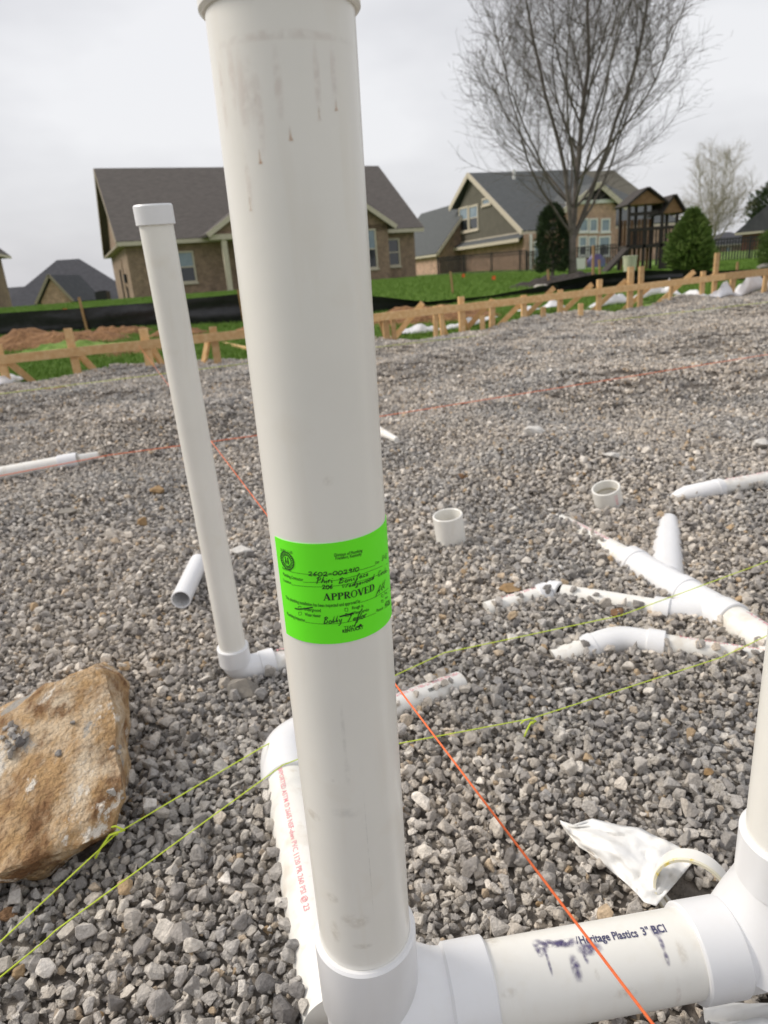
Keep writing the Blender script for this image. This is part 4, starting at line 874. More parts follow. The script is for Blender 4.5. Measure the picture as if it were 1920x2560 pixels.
batter(RA, RM, [(968, .05, .088), (985, .02, .06), (1090, .06, .06), (1108, .06, .06), (1158, .15, .09), (1232, .06, .088), (1315, .07, .088), (1406, .09, .088), (1502, .18, .09), (1582, .32, .11), (1607, .31, .09), (1682, -.0, .06), (1762, .13, .09)],
       [(955, 1, .4, .0), (1065, -1, .8, .12), (1105, 1, .5, .0), (1158, 1, .7, .0), (1240, -1.1, .7, .05), (1320, -1, .7, .0), (1395, -1.2, .8, .13), (1490, -1.2, .8, .12), (1575, -1.2, .8, .12), (1640, -1, .7, .0), (1745, -1.2, .8, .14)], 'long lumber rail on many posts and diagonal braces, right of the big riser')
batter(RM+V((-.25, -.05, .0)), RE, [(1792, .40, .09), (1836, -.0, .1), (1920, .0, .1)], [(1850, 1, .6, .0)], 'lumber rail ending at the right edge beside the tall post', w=.12)
for (x, y, hpx, lab) in ((1206, 800, 22, 'short wooden stake behind the right rail, leftmost of three'), (1358, 780, 25, 'short wooden stake behind the right rail, middle of three'), (1452, 772, 26, 'short wooden stake behind the right rail, rightmost of three')):
    p = atd(x, y, 9.9); z0 = float(terr(p[0], p[1]))-.05; h = max(.2, p[2]+hpx*9.9/FPX/2-z0)
    MB().beam((p[0], p[1], z0), (p[0], p[1], z0+h), .07, .035, up=(1, 0, 0)).build('wooden_stake', M_['lumber'], None, loc=V((p[0], p[1], z0))); tag(bpy.data.objects[list(ORG)[-1]], lab, 'stake', 'short stakes')
p0 = Q(560, 858, .02); p1 = Q(620, 872, .04)
tag(MB().beam(p0, p1, .04, .05).build('loose_board', M_['lumber'], None, loc=p0), 'short loose board lying in the grass behind the left rail', 'board')
# white plastic sheeting scraps along the far gravel edge
def scrap(x0, x1, ybase, hpx, label, seed, peak=.5):
    a = Q(x0, ybase(x0), 0); b = Q(x1, ybase(x1), 0); dep = np.dot((a+b)/2-CC, CF); H = 1.35*hpx*dep/FPX; mb = MB(); vs = []; nu, nv = 22, 10
    dv = unit(V((-(b-a)[1], (b-a)[0], 0)))*.22
    for i in range(nu+1):
        t = i/nu
        for j in range(nv+1):
            s_ = j/nv; p = a+(b-a)*t+dv*(s_-.9); e = (math.sin(math.pi*t)**.6)*(math.sin(math.pi*s_)**.8)
            pk = math.exp(-((t-peak)/.28)**2)
            h = e*H*(.45+.55*pk)*(.75+.5*mnoise.noise(Vector((t*5+seed, s_*2.4, seed)))+.25*mnoise.noise(Vector((t*13, s_*6, seed*2)))); vs.append((p[0], p[1], gz(p[0], min(p[1], float(yedge(p[0]))-.01))+max(h, -.01)+.03))
    mb.add(vs, [(i*(nv+1)+j, i*(nv+1)+j+1, (i+1)*(nv+1)+j+1, (i+1)*(nv+1)+j) for i in range(nu) for j in range(nv)])
    o = mb.build('plastic_sheet', M_['sheet'], None, loc=a, smooth=30); o.modifiers.new('t', 'SOLIDIFY').thickness = .003
    return tag(o, label, 'plastic sheet', 'white sheeting along the pad edge')
yb = lambda x: float(np.interp(x, [-60, 40, 990, 1150, 1300, 1500, 1700, 1920], [985, 962, 838, 822, 800, 775, 752, 728]))
scrap(985, 1110, yb, 16, 'white sheet lying at the gravel edge, nearest the big riser', 1); scrap(1095, 1230, yb, 17, 'long low white sheet second from the big riser along the gravel edge', 2, .4)
scrap(1290, 1335, yb, 9, 'very small white sheet under the right rail', 3); scrap(1352, 1402, yb, 14, 'small rounded white sheet under the middle of the right rail', 4)
scrap(1462, 1568, yb, 24, 'broad white sheet left of the tall twin posts', 5, .7); scrap(1562, 1652, yb, 26, 'peaked white sheet right of the tall twin posts', 6, .7); scrap(1638, 1702, yb, 22, 'white sheet between the twin posts and the single tall post', 7)
scrap(1722, 1772, yb, 12, 'flat white sheet just left of the single tall post', 8); scrap(1768, 1830, yb, 24, 'lumpy white sheet right of the single tall post', 9, .4); scrap(1824, 1906, yb, 48, 'tallest tent-like peaked white sheet near the right edge', 10, .45); scrap(1902, 1960, yb, 18, 'white sheet cut by the right edge of the picture', 11)
scrap(-60, 40, yb, 22, 'white sheet at the left edge under the left rail', 12)

# ------------------------------------------------------------------ silt fences and soil
def fence_fabric(pts, hts, lean, label, stakes, name='silt_fence', wav=.05):
    """pts: ground line; fabric hangs from stakes with horizontal wrinkles"""
    P_ = [V(p) for p in pts]; t = thing(name, P_[0], label, 'silt fence', 'black silt fences'); L_ = [0]
    for a, b in zip(P_[:-1], P_[1:]): L_.append(L_[-1]+np.linalg.norm(b-a))
    nu = int(L_[-1]/.16)+2; nv = 9; vs = []
    for i in range(nu+1):
        s_ = L_[-1]*i/nu; p = V([np.interp(s_, L_, [q[k] for q in P_]) for k in range(3)]); h = np.interp(s_, L_, hts); ln = np.interp(s_, L_, lean)
        for j in range(nv+1):
            v_ = j/nv; w = wav*(mnoise.noise(Vector((s_*.35, v_*3.2, 3.3)))+.5*mnoise.noise(Vector((s_*.9, v_*7, 9))))
            vs.append((p[0]+.2*w, p[1]+w-ln*v_, p[2]+h*v_*(1+.05*mnoise.noise(Vector((s_*.8, 0, 5))))))
    MB().add(vs, [(i*(nv+1)+j, i*(nv+1)+j+1, (i+1)*(nv+1)+j+1, (i+1)*(nv+1)+j) for i in range(nu) for j in range(nv)]).build('fabric', M_['silt'], t, smooth=True)
    for (px, top) in stakes:
        q = None
        for i in range(nu+1):
            v0 = V(vs[i*(nv+1)]); d = v0-CC; c = 960+FPX*(d@CR)/(d@CF)
            if c > px: q = v0; break
        if q is None: continue
        MB().beam((q[0]-.02, q[1]-.06, q[2]-.1), (q[0]-.05, q[1]-.09, q[2]+top), .045, .04, up=(1, 0, 0)).build('stake', M_['stake'], t)
    return t
def G(x, Y): return V((x, Y, float(terr(x, Y))-.02))
fence_fabric([G(-22, 15.6), G(-9.3, 15.2), G(-5, 14.8), G(-2.6, 14.2), G(.0, 13.6)], [.56, .53, .50, .60, .5], [.12, .1, .08, .05, .05], 'black silt fence with a wooden stake, along the lawn behind the left rail', [(220, .72), (598, .68)])
fence_fabric([G(-.6, 14.2), G(.25, 14.3), G(1.2, 14.6), G(2.6, 15.2), G(4.2, 15.8)], [.44, .34, .15, .13, .26], [.1, .12, .2, .2, .15], 'sagging black silt fence between the big riser and the bare tree', [], wav=.03)
fence_fabric([G(4.0, 15.9), G(5.0, 16.2), G(6.1, 16.4), G(7.2, 16.4)], [.26, .38, .42, .38], [.2, .35, .3, .2], 'crumpled black silt fence bunched up in front of the bare tree', [(1478, 1.0)], wav=.10)
fence_fabric([G(7.0, 16.6), G(8.2, 17.0), G(10.5, 17.6), G(14, 18.5)], [.40, .32, .30, .30], [.3, .2, .1, .1], 'low black silt fence behind the right rail', [(1835, .5)], wav=.06)
for (x, y, hpx, d_, lab) in ((1131, 742, 56, 17.5, 'thin wooden stake on the lawn in front of the left house'), (1372, 705, 30, 17.5, 'thin reddish stake on the dark mound'), (1500, 672, 22, 18, 'short reddish stake beside the trunk of the bare tree')):
    p = atd(x, y, d_); z0 = float(terr(p[0], p[1]))-.1; MB().beam((p[0]+.03, p[1], z0), (p[0]-.03, p[1], max(p[2], z0+.1)+hpx*d_/FPX), .05, .04, up=(1, 0, 0)).build('survey_stake', M_['stake'], None, loc=V((p[0], p[1], z0))); tag(bpy.data.objects[list(ORG)[-1]], lab, 'stake', 'survey stakes')
def mound(cx, cy, rx, ry, h, m, label, seed, cat='dirt mound', group='soil heaps by the pad', ang=0):
    mb = MB(); vs = []; n = 46
    for j in range(n+1):
        for i in range(n+1):
            u = i/n*2-1; v_ = j/n*2-1; r = math.hypot(u, v_); lx, ly = u*rx, v_*ry; x = cx+lx*math.cos(ang)-ly*math.sin(ang); y = cy+lx*math.sin(ang)+ly*math.cos(ang)
            e = max(0, 1-r*r)**1.1; nn = mnoise.fractal(Vector((x*1.6, y*1.6, seed)), 1, 2, 5)
            vs.append((x, y, float(terr(x, y))+h*e*(1+.55*nn)+.05*e**.3*mnoise.fractal(Vector((x*6, y*6, seed)), 1, 2, 3)-.06*(1-e)))
    mb.add(vs, [(j*(n+1)+i, j*(n+1)+i+1, (j+1)*(n+1)+i+1, (j+1)*(n+1)+i) for j in range(n) for i in range(n)])
    return tag(mb.build('dirt_mound', M_[m], None, loc=V((cx, cy, float(terr(cx, cy)))), smooth=35), label, cat, group)
mound(-6.15, 13.0, 2.1, .8, .27, 'dirt', 'long heap of reddish brown soil behind the left rail', 1.5); mound(-5.0, 13.9, .95, .6, .17, 'dirt', 'smaller reddish soil heap under the stake of the left silt fence', 3.1)
mound(-3.55, 13.0, .75, .5, .18, 'dirt', 'low soil heap partly hidden behind the leaning capped riser', 4.2); mound(-2.0, 12.4, .6, .5, .16, 'dirt', 'soil heap just left of the big riser behind the rail', 5.9)
mound(-3.75, 11.2, .85, .35, .10, 'dirt', 'flat bare patch of soil in the grass under the left rail', 6.4); mound(1.1, 12.6, 1.6, .8, .24, 'dirt', 'soil heap right of the big riser behind the long rail', 8.8)
mound(-5.2, 12.1, 1.5, .6, .14, 'lawn', 'grassy hump in front of the left soil heaps', 9.3, 'grassy hump')
mound(5.6, 19.0, 2.1, 1.6, .30, 'mulch', 'dark mulch mound under the bare tree', 12.2, 'mulch mound')
for (x, y, d_, w, lab) in ((1355, 718, 16.8, .28, 'flat pale rock at the foot of the dark mulch mound'), (1690, 687, 20, .24, 'flat pale rock under the bright evergreen, the left one'), (1735, 688, 20, .18, 'small pinkish rock under the bright evergreen, the right one'), (1912, 665, 22, .35, 'tan rock at the right edge below the clipped shrub')):
    c = atd(x, y, d_); z = float(terr(c[0], c[1])); c = V((c[0], c[1], max(z, c[2])))
    hull_rock([c+q_ for q_ in rock_pts(14, w, w*.6, w*.35, seed=int(x))], 'garden_rock', M_['concrete'], lab, 'rock', sub=2, amp=w*.05, sc=3, loc=V((c[0], c[1], z)), group='garden rocks')
for (x, y, d_, lab) in ((157, 772, 19, 'orange marker flag on the lawn at the left behind the silt fence'), (1156, 722, 26, 'orange marker flag on the lawn, left one of the pair'), (1231, 732, 22, 'orange marker flag on the lawn, right one of the pair')):
    c = atd(x, y, d_); z = float(terr(c[0], c[1])); top = max(c[2], z+.25); t = thing('marker_flag', (c[0], c[1], z), lab, 'flag', 'orange marker flags')
    MB().tube([(c[0], c[1], z-.05), (c[0], c[1], top)], .006, 5).build('wire', M_['black'], t); MB().box((c[0]+.05, c[1], top-.06), (.12, .006, .12)).build('pennant', M_['flag'], t)

# ------------------------------------------------------------------ houses
class Wall:
    """vertical wall plane through o along direction d (level)"""
    def __init__(s, o, d): s.o = V(o); s.d = unit(V(d)*V((1, 1, 0))); s.n = V((s.d[1], -s.d[0], 0)); s.ax = np.array([s.d, s.n, V((0, 0, 1))])
    def pt(s, a, z, out=0): return V((s.o[0], s.o[1], 0))+s.d*a+s.n*out+V((0, 0, z))
    def hit(s, px, py):
        r = ray(px, py); k = np.dot(V((s.o[0], s.o[1], 0))-CC, s.n)/np.dot(r, s.n); p = CC+r*k; return np.dot(p-V((s.o[0], s.o[1], 0)), s.d), p[2]
    def box(s, mb, a0, a1, z0, z1, o0, o1): return mb.box(s.pt((a0+a1)/2, (z0+z1)/2, (o0+o1)/2), (a1-a0, o1-o0, z1-z0), s.ax)
def window(par, w, a0, a1, z0, z1, fr='trim', up='glassb', dn='glass', mid=True, t=.09):
    mb = MB()
    for (x0, x1, y0, y1) in ((a0, a0+t, z0, z1), (a1-t, a1, z0, z1), (a0+t, a1-t, z1-t, z1), (a0+t, a1-t, z0, z0+t)): w.box(mb, x0, x1, y0, y1, -.03, .06)
    if mid: w.box(mb, a0+t, a1-t, (z0+z1)/2-.03, (z0+z1)/2+.03, -.03, .045)
    fo_ = mb.build('window', M_[fr], par); zm = (z0+z1)/2
    if mid:
        mb = MB(); w.box(mb, a0+t, a1-t, zm, z1-t, -.02, .015); mb.build('pane', M_[up], fo_); mb = MB(); w.box(mb, a0+t, a1-t, z0+t, zm, -.02, .012); mb.build('pane', M_[dn], fo_)
    else: mb = MB(); w.box(mb, a0+t, a1-t, z0+t, z1-t, -.02, .015); mb.build('pane', M_[up], fo_)
    mb = MB(); w.box(mb, a0-.06, a1+.06, z0-.09, z0-.003, -.02, .11); mb.build('sill', M_[fr], fo_)
    return fo_
def win_px(par, w, x0, y0, x1, y1, **k):
    a0, zb = w.hit(x0, y1); a1, zt_ = w.hit(x1, y0); a0_, zt2 = w.hit(x0, y0); a1_, zb2 = w.hit(x1, y1)
    return window(par, w, min(a0, a0_), max(a1, a1_), (zb+zb2)/2, (zt_+zt2)/2, **k)
def slab(mb, quad, th=.14):
    q = [V(p) for p in quad]; n = unit(np.cross(q[1]-q[0], q[2]-q[0])); n = n if n[2] > 0 else -n; return mb.prism(q, n*th)
def bar(mb, a, b, w, t): return mb.beam(a, b, w, t)
# --- left brown house
o = V((-12.39, 38.26, 0)); ph = .402; ex = V((math.cos(ph), math.sin(ph), 0)); ey = V((-math.sin(ph), math.cos(ph), 0))
WL, DL, Hw, Hr, zb0 = 16.85, 11.24, 3.05, 7.05, .667
H1 = thing('brick_house', o+V((0, 0, zb0)), 'brown brick house with brown shingle roof and porch behind the big riser', 'house')
pt = lambda a, b, z: o+ex*a+ey*b+V((0, 0, zb0+z))
def gable_block(mb, a0, a1, b0, b1, hw_, hr_, z0=-.6):
    """walls of a block whose ridge runs along a"""
    bm_ = (b0+b1)/2
    for a in (a0, a1): mb.add([pt(a, b0, z0), pt(a, b1, z0), pt(a, b1, hw_), pt(a, bm_, hr_), pt(a, b0, hw_)], [(0, 1, 2, 3, 4)])
    for b in (b0, b1): mb.add([pt(a0, b, z0), pt(a1, b, z0), pt(a1, b, hw_), pt(a0, b, hw_)], [(0, 1, 2, 3)])
mb = MB(); gable_block(mb, 0, WL, 0, DL, Hw, Hr-.12); wl1 = mb.build('wall', M_['brick'], H1)
ov = .42; sl_ = (Hr-Hw)/(DL/2); el_ = Hw-sl_*ov
mb = MB(); slab(mb, [pt(-ov, -ov, el_), pt(WL+ov, -ov, el_), pt(WL+ov, DL/2, Hr), pt(-ov, DL/2, Hr)]); slab(mb, [pt(-ov, DL+ov, el_), pt(WL+ov, DL+ov, el_), pt(WL+ov, DL/2, Hr), pt(-ov, DL/2, Hr)]); rf1 = mb.build('roof', M_['roofb'], H1)
mb = MB(); bar(mb, pt(-ov, -ov-.03, el_-.02), pt(WL+ov, -ov-.03, el_-.02), .2, .10)
mb.build('gutter', M_['trim'], H1)
for a in (-ov, WL+ov):
    for (b0, b1) in ((-ov, DL/2), (DL+ov, DL/2)):
        mb = MB(); bar(mb, pt(a, b0, el_+.0), pt(a, b1, Hr+.0), .26, .05); mb.build('rake_board', M_['soffit'], H1)
mb = MB(); slab(mb, [pt(-ov+.03, -ov, el_-.10), pt(0, -ov, el_-.10), pt(0, DL+ov, el_-.10), pt(-ov+.03, DL+ov, el_-.10)], .12); mb.build('eave_return', M_['soffit'], H1)
for (b0, b1, z0_, z1_) in ((-ov+.02, -.002, el_-.08, el_+.04),): mb = MB(); slab(mb, [pt(0, b0, z0_), pt(WL, b0, z0_), pt(WL, b1, z0_), pt(0, b1, z0_)], .05); mb.build('soffit', M_['soffit'], H1)
FW = Wall(pt(0, 0, 0), ex)
win_px(H1, FW, 425, 628, 482, 708); win_px(H1, FW, 962, 596, 997, 666, up='glass')
# cross gable with the porch
ca0 = FW.hit(520, 640)[0]; ca1 = FW.hit(955, 640)[0]; pb = -1.6; cm = (ca0+ca1)/2; ch = 6.2
mb = MB(); px0 = FW.hit(700, 650)[0]
for a in (px0, ca1-.25): mb.add([pt(a, pb, -.6), pt(a, 0, -.6), pt(a, 0, Hw), pt(a, pb, Hw)], [(0, 1, 2, 3)])
mb.add([pt(px0, pb, -.6), pt(ca1-.25, pb, -.6), pt(ca1-.25, pb, Hw), pt(px0, pb, Hw)], [(0, 1, 2, 3)])
mb.add([pt(ca0+.2, pb, Hw-.35), pt(ca1-.25, pb, Hw-.35), pt(ca1-.25, pb, Hw), pt(cm, pb, ch-.1), pt(ca0+.2, pb, Hw)], [(0, 1, 2, 3, 4)])
mb.build('wall', M_['brick'], H1)
mb = MB(); rb = DL/2*(ch-Hw)/(Hr-Hw)
for (a, k) in ((ca0-.25, -1), (ca1+.15, 1)): 
    s2 = (ch-Hw)/(abs(cm-a)); slab(mb, [pt(a, pb-.35, Hw-.25), pt(cm, pb-.35, ch), pt(cm, rb+.3, ch), pt(a, .1, Hw-.25)])
cg = mb.build('porch_roof', M_['roofb'], H1)
for a in (ca0-.25, ca1+.15): mb = MB(); bar(mb, pt(a, pb-.37, Hw-.2), pt(cm, pb-.37, ch+.05), .24, .06); mb.build('rake_board', M_['trim'], H1)
mb = MB(); bar(mb, pt(ca0-.1, pb-.1, Hw-.28), pt(px0, pb-.1, Hw-.28), .26, .2); mb.build('porch_beam', M_['trim'], H1)
FP = Wall(pt(0, pb, 0), ex); ac = FP.hit(567, 660)[0]
mb = MB(); FP.box(mb, ac-.13, ac+.13, zb0-.3, zb0+Hw-.42, -.13, .13); mb.build('porch_column', M_['trim'], H1)
mb = MB(); FP.box(mb, ca0+.2, px0, zb0-.5, zb0-.02, -1.6, .2); mb.build('porch_floor', M_['trim'], H1)
mb = MB(); FW.box(mb, FW.hit(592, 600)[0], px0-.1, zb0, zb0+2.3, -.02, .03); dr = mb.build('patio_door', M_['glass'], H1)
win_px(H1, FP, 912, 572, 938, 672, up='glassb')
mb = MB(); v0 = pt(FW.hit(953, 495)[0]-.3, 1.9, Hw+sl_*1.9); mb.tube([v0, v0+V((0, 0, .5))], .06, 10); mb.build('roof_vent', M_['twhite'], H1)
GW = Wall(pt(0, DL, 0), -ey)
mb = MB(); GW.box(mb, DL-4.2, DL-3.6, zb0+.6, zb0+2.2, -.02, .05); mb.build('shutter_panel', M_['brick'], H1)
mb = MB(); GW.box(mb, DL-2.5, DL-2.15, zb0+.9, zb0+1.35, .0, .15); mt = mb.build('electric_meter', M_['black'], H1); mb = MB(); mb.tube([GW.pt(DL-5.4, zb0-.2, .08), GW.pt(DL-5.4, zb0+1.7, .05)], .045, 8); mb.build('conduit', M_['black'], H1)
mb = MB(); mb.tube([GW.pt(DL-2.35, zb0-.2, .08), GW.pt(DL-2.35, zb0+.7, .08)], .05, 8); mb.build('conduit', M_['black'], H1)
# --- right olive house: gable end turned to the left, long front to the right
cr_ = atd(1309, 680, 46); dback = unit(V((-3.2, 10.4, 0))); ef = V((dback[1], -dback[0], 0)); zg = .35
GA = Wall(cr_+dback*14, -dback)                        # gable plane, along towards the viewer
def gpt(px, py): a, z = GA.hit(px, py); return GA.pt(a, z)
apx = gpt(1170, 437); rE = gpt(1303, 582); lE = gpt(1124, 524); rB = gpt(1308, 700); lB = gpt(1143, 700); cL = gpt(1146, 612); cRr = gpt(1300, 584)
H2 = thing('siding_house', V((cr_[0], cr_[1], zg)), 'olive-sided house with grey roof and pale brick base behind the bare tree', 'house')
LN = 12.5; off = ef*LN
lT = V((lB[0], lB[1], lE[2]-.2)); rT = V((rB[0], rB[1], rE[2]))
inn = ef*.35
mb = MB(); mb.prism([V((rB[0], rB[1], zg-.5)), rT, apx, lT, V((lB[0], lB[1], zg-.5))], off); 
mb.v = [tuple(V(v)+inn) for v in mb.v]; mb.build('wall', M_['siding'], H2)
mb = MB(); mb.prism([V((rB[0], rB[1], zg-.5)), V((rB[0], rB[1], cRr[2]-.35)), V((lB[0], lB[1], cRr[2]-.35)), V((lB[0], lB[1], zg-.5))], -ef*.12); mb.v = [tuple(V(v)+inn) for v in mb.v]; mb.build('brick_base', M_['brickp'], H2)
mb = MB(); slab(mb, [V((rB[0], rB[1], cRr[2]-.02))+inn, V((lB[0], lB[1], cRr[2]-.02))+inn, V((lB[0], lB[1], cRr[2]-.38))-ef*.3, V((rB[0], rB[1], cRr[2]-.38))-ef*.3], .1); mb.build('skirt_roof', M_['roofg'], H2)
mb = MB(); bar(mb, V((rB[0], rB[1], cRr[2]-.40))-ef*.33, V((lB[0], lB[1], cRr[2]-.40))-ef*.33, .22, .06); bar(mb, V((rB[0], rB[1], cRr[2]+.05))+inn-ef*.04, V((lB[0], lB[1], cRr[2]+.05))+inn-ef*.04, .16, .06); mb.build('band_board', M_['trim'], H2)
rE2 = rE-dback*.15; ridge_end = apx+ef*(LN-3.2)
mb = MB(); re_f = rE2+ef*LN+ef*.4; le_f = lE+ef*LN; slab(mb, [apx, rE2, re_f, ridge_end]); slab(mb, [apx, lE, le_f, ridge_end]); slab(mb, [ridge_end, re_f, le_f]); mb.build('roof', M_['roofg'], H2)
for e_ in (rE2, lE): mb = MB(); bar(mb, apx-ef*.03, e_-ef*.03, .34, .07); mb.build('rake_board', M_['trim'], H2)
mb = MB(); bar(mb, rE2-dback*.05+V((0, 0, -.05)), re_f-dback*.05+V((0, 0, -.05)), .2, .12); mb.build('gutter', M_['trim'], H2)
GI = Wall(GA.pt(0, 0)+inn, -dback)
win_px(H2, GI, 1150, 517, 1171, 581, fr='trim', t=.13); win_px(H2, GI, 1174, 512, 1196, 576, fr='trim', t=.13); win_px(H2, GI, 1206, 494, 1228, 513, fr='trim', mid=False, t=.12)
mb = MB(); mb.tube([apx+ef*3.2-dback*1.2+V((0, 0, -.9)), apx+ef*3.2-dback*1.2+V((0, 0, .1))], .12, 8); mb.build('roof_vent', M_['twhite'], H2)
FR = Wall(V((rB[0], rB[1], 0))+inn, ef)
mb = MB(); FR.box(mb, -.30, LN-.5, zg-.5, rE2[2]-.12, -.1, .13); mb.build('front_wall', M_['brickp'], H2)
FR2 = Wall(FR.pt(0, 0, .13), ef)
mb = MB(); FR2.box(mb, .05, .22, zg-.4, rE2[2]-.15, .0, .1); mb.build('downspout', M_['twhite'], H2)
def fwin(x0, y0, x1, y1): win_px(H2, FR2, x0, y0, x1, y1, fr='twhite', t=.1, dn='glassb')
fwin(1333, 602, 1352, 655)
# front gable with pediment
pg = Wall(FR.pt(0, 0, 1.0), ef); pa, pz = pg.hit(1488, 462); q0, z0_ = pg.hit(1405, 533); q1, z1_ = pg.hit(1550, 518); zz = (z0_+z1_)/2
mb = MB(); mb.prism([pg.pt(q0+.3, zg-.5), pg.pt(q1-.3, zg-.5), pg.pt(q1-.3, zz+.2), pg.pt(pa, pz-.25), pg.pt(q0+.3, zz+.2)], -pg.n*3.5); mb.build('front_wall', M_['brickp'], H2)
mb = MB(); mb.prism([pg.pt(q0+.45, zz+.55, .01), pg.pt(q1-.45, zz+.55, .01), pg.pt(pa, pz-.3, .01)], pg.n*.05); mb.build('pediment', M_['dark'], H2)
mb = MB(); slab(mb, [pg.pt(q0-.2, zz, .45), pg.pt(pa, pz, .45), pg.pt(pa, pz, -4), pg.pt(q0-.2, zz, -2)]); slab(mb, [pg.pt(q1+.2, zz, .45), pg.pt(pa, pz, .45), pg.pt(pa, pz, -4), pg.pt(q1+.2, zz, -2)]); mb.build('front_roof', M_['roofg'], H2)
for q_ in (q0-.2, q1+.2): mb = MB(); bar(mb, pg.pt(q_, zz-.02, .48), pg.pt(pa, pz-.02, .48), .32, .07); mb.build('rake_board', M_['trim'], H2)
mb = MB(); bar(mb, pg.pt(q0+.2, zz+.5, .1), pg.pt(q1-.2, zz+.5, .1), .22, .08); mb.build('band_board', M_['twhite'], H2)
for (x0, x1) in ((1448, 1470), (1473, 1493), (1502, 1524)): win_px(H2, pg, x0, 546, x1, 580, fr='twhite', t=.09, mid=False)
for (x0, x1) in ((1446, 1466), (1470, 1490), (1496, 1524)): win_px(H2, pg, x0, 590, x1, 640, fr='twhite', t=.1, dn='glass')
# left wing
wc = V((lB[0], lB[1], 0))+ef*.35-dback*.3; tt = 1.9; wco = wc-ef*tt; WG = Wall(wco, ef)
zwe = WG.hit(1093, 622)[1]; zwt = WG.hit(1149, 545)[1]; rise = (zwt-zwe)/tt
mb = MB(); mb.prism([WG.pt(0, zg-.6), WG.pt(tt+.3, zg-.6), WG.pt(tt+.3, zwe+rise*(tt+.3)), WG.pt(0, zwe)], dback*11); mb.build('wing_wall', M_['brick'], H2)
mb = MB(); mb.prism([WG.pt(-.02, zg-.6), WG.pt(-.02, zwe-.25), WG.pt(-.02, zwe-.25)+dback*11, WG.pt(-.02, zg-.6)+dback*11], -ef*.1); mb.build('wing_lit_brick', M_['brickp'], H2)  # pinkish brick; light on this side is painted in as a paler tone
mb = MB(); slab(mb, [WG.pt(-.4, zwe-.4*rise, .3), WG.pt(3.0, zwe+3.0*rise, .3), WG.pt(3.0, zwe+3.0*rise)+dback*11, WG.pt(-.4, zwe-.4*rise)+dback*11], .14); mb.build('wing_roof', M_['roofg'], H2)
mb = MB(); bar(mb, WG.pt(-.4, zwe-.4*rise, .33), WG.pt(tt, zwe+tt*rise, .33), .2, .06); bar(mb, WG.pt(-.43, zwe-.4*rise, .3), WG.pt(-.43, zwe-.4*rise)+dback*11, .2, .08); mb.build('gutter', M_['trim'], H2)
# --- other houses
def hip_house(cx, cy, rot, w, d, z0, hw_, rise, rl, roof, wallm, label, name='distant_house', gable=False):
    e1 = V((math.cos(rot), math.sin(rot), 0)); e2 = V((-math.sin(rot), math.cos(rot), 0)); c = V((cx, cy, 0)); p = lambda a, b, z: c+e1*a+e2*b+V((0, 0, z0+z))
    t = thing(name, p(0, 0, 0), label, 'house', 'neighbouring houses'); mb = MB(); mb.prism([p(-w/2, -d/2, -.6), p(w/2, -d/2, -.6), p(w/2, d/2, -.6), p(-w/2, d/2, -.6)], (0, 0, hw_+.6))
    if gable: 
        for a in (-w/2, w/2): mb.add([p(a, -d/2, hw_), p(a, d/2, hw_), p(a, 0, hw_+rise)], [(0, 1, 2)])
    mb.build('wall', M_[wallm], t); k = .5; W2_, D2 = w/2+k, d/2+k; ze = hw_-.1; r0, r1 = (-rl/2, rl/2) if not gable else (-W2_, W2_)
    cs = [p(-W2_, -D2, ze), p(W2_, -D2, ze), p(W2_, D2, ze), p(-W2_, D2, ze)]; ra, rb_ = p(r0, 0, hw_+rise), p(r1, 0, hw_+rise); mb = MB()
    mb.add(cs+[ra, rb_]+[V(x)+V((0, 0, -.16)) for x in cs], [(0, 1, 5, 4), (1, 2, 5), (2, 3, 4, 5), (3, 0, 4), (0, 6, 7, 1), (1, 7, 8, 2), (2, 8, 9, 3), (3, 9, 6, 0), (6, 9, 8, 7)]); mb.build('roof', M_[roof], t)
    mb = MB(); 
    for a, b in ((cs[0], cs[1]), (cs[1], cs[2]), (cs[0], cs[3])): bar(mb, a+V((0, 0, -.1)), b+V((0, 0, -.1)), .16, .1)
    mb.build('gutter', M_['trim'], t); wf = Wall(p(-w/2, -d/2, 0), e1)
    for a in (w*.22, w*.72): window(t, wf, a, a+1.0, z0+.8, z0+2.1)
    return t, p
pA = atd(185, 745, 70); hA, pf = hip_house(pA[0]-1, pA[1]+3, .30, 12.5, 11, -2.25, 2.9, 4.3, 2.2, 'roofd', 'brickp', 'distant house with a dark charcoal hip roof and small front gable at the left')
gw = V(atd(137, 742, 61)); mb = MB(); mb.prism([gw+V((-1.3, 0, -1.5)), gw+V((1.3, 0, -1.5)), gw+V((1.3, 0, -.3)), gw+V((0, 0, 1.5)), gw+V((-1.3, 0, -.3))], (.6, 5, 0)); mb.build('front_gable', M_['brickp'], hA)
mb = MB(); slab(mb, [gw+V((-1.7, -.3, -.6)), gw+V((0, -.3, 1.75)), gw+V((.5, 5, 1.75)), gw+V((-1.1, 5, -.6))], .15); slab(mb, [gw+V((1.7, -.3, -.6)), gw+V((0, -.3, 1.75)), gw+V((.5, 5, 1.75)), gw+V((2.2, 5, -.6))], .15); mb.build('gable_roof', M_['roofd'], hA)
mb = MB(); bar(mb, gw+V((-1.7, -.34, -.5)), gw+V((0, -.34, 1.85)), .22, .06); bar(mb, gw+V((1.7, -.34, -.5)), gw+V((0, -.34, 1.85)), .22, .06); mb.build('rake_board', M_['soffit'], hA)
pB = atd(48, 755, 95); hip_house(pB[0]-1.5, pB[1]+2, .2, 8.5, 8, -2.2, 2.4, 3.0, 4, 'roofd', 'brick', 'farthest small dark-roofed house at the left edge')
pC = atd(-110, 740, 40); hip_house(pC[0]-2.6, pC[1]+2, .25, 7.4, 6, .45, 3.6, 3.0, 3, 'roofb', 'brick', 'brown brick house cut off by the left edge')
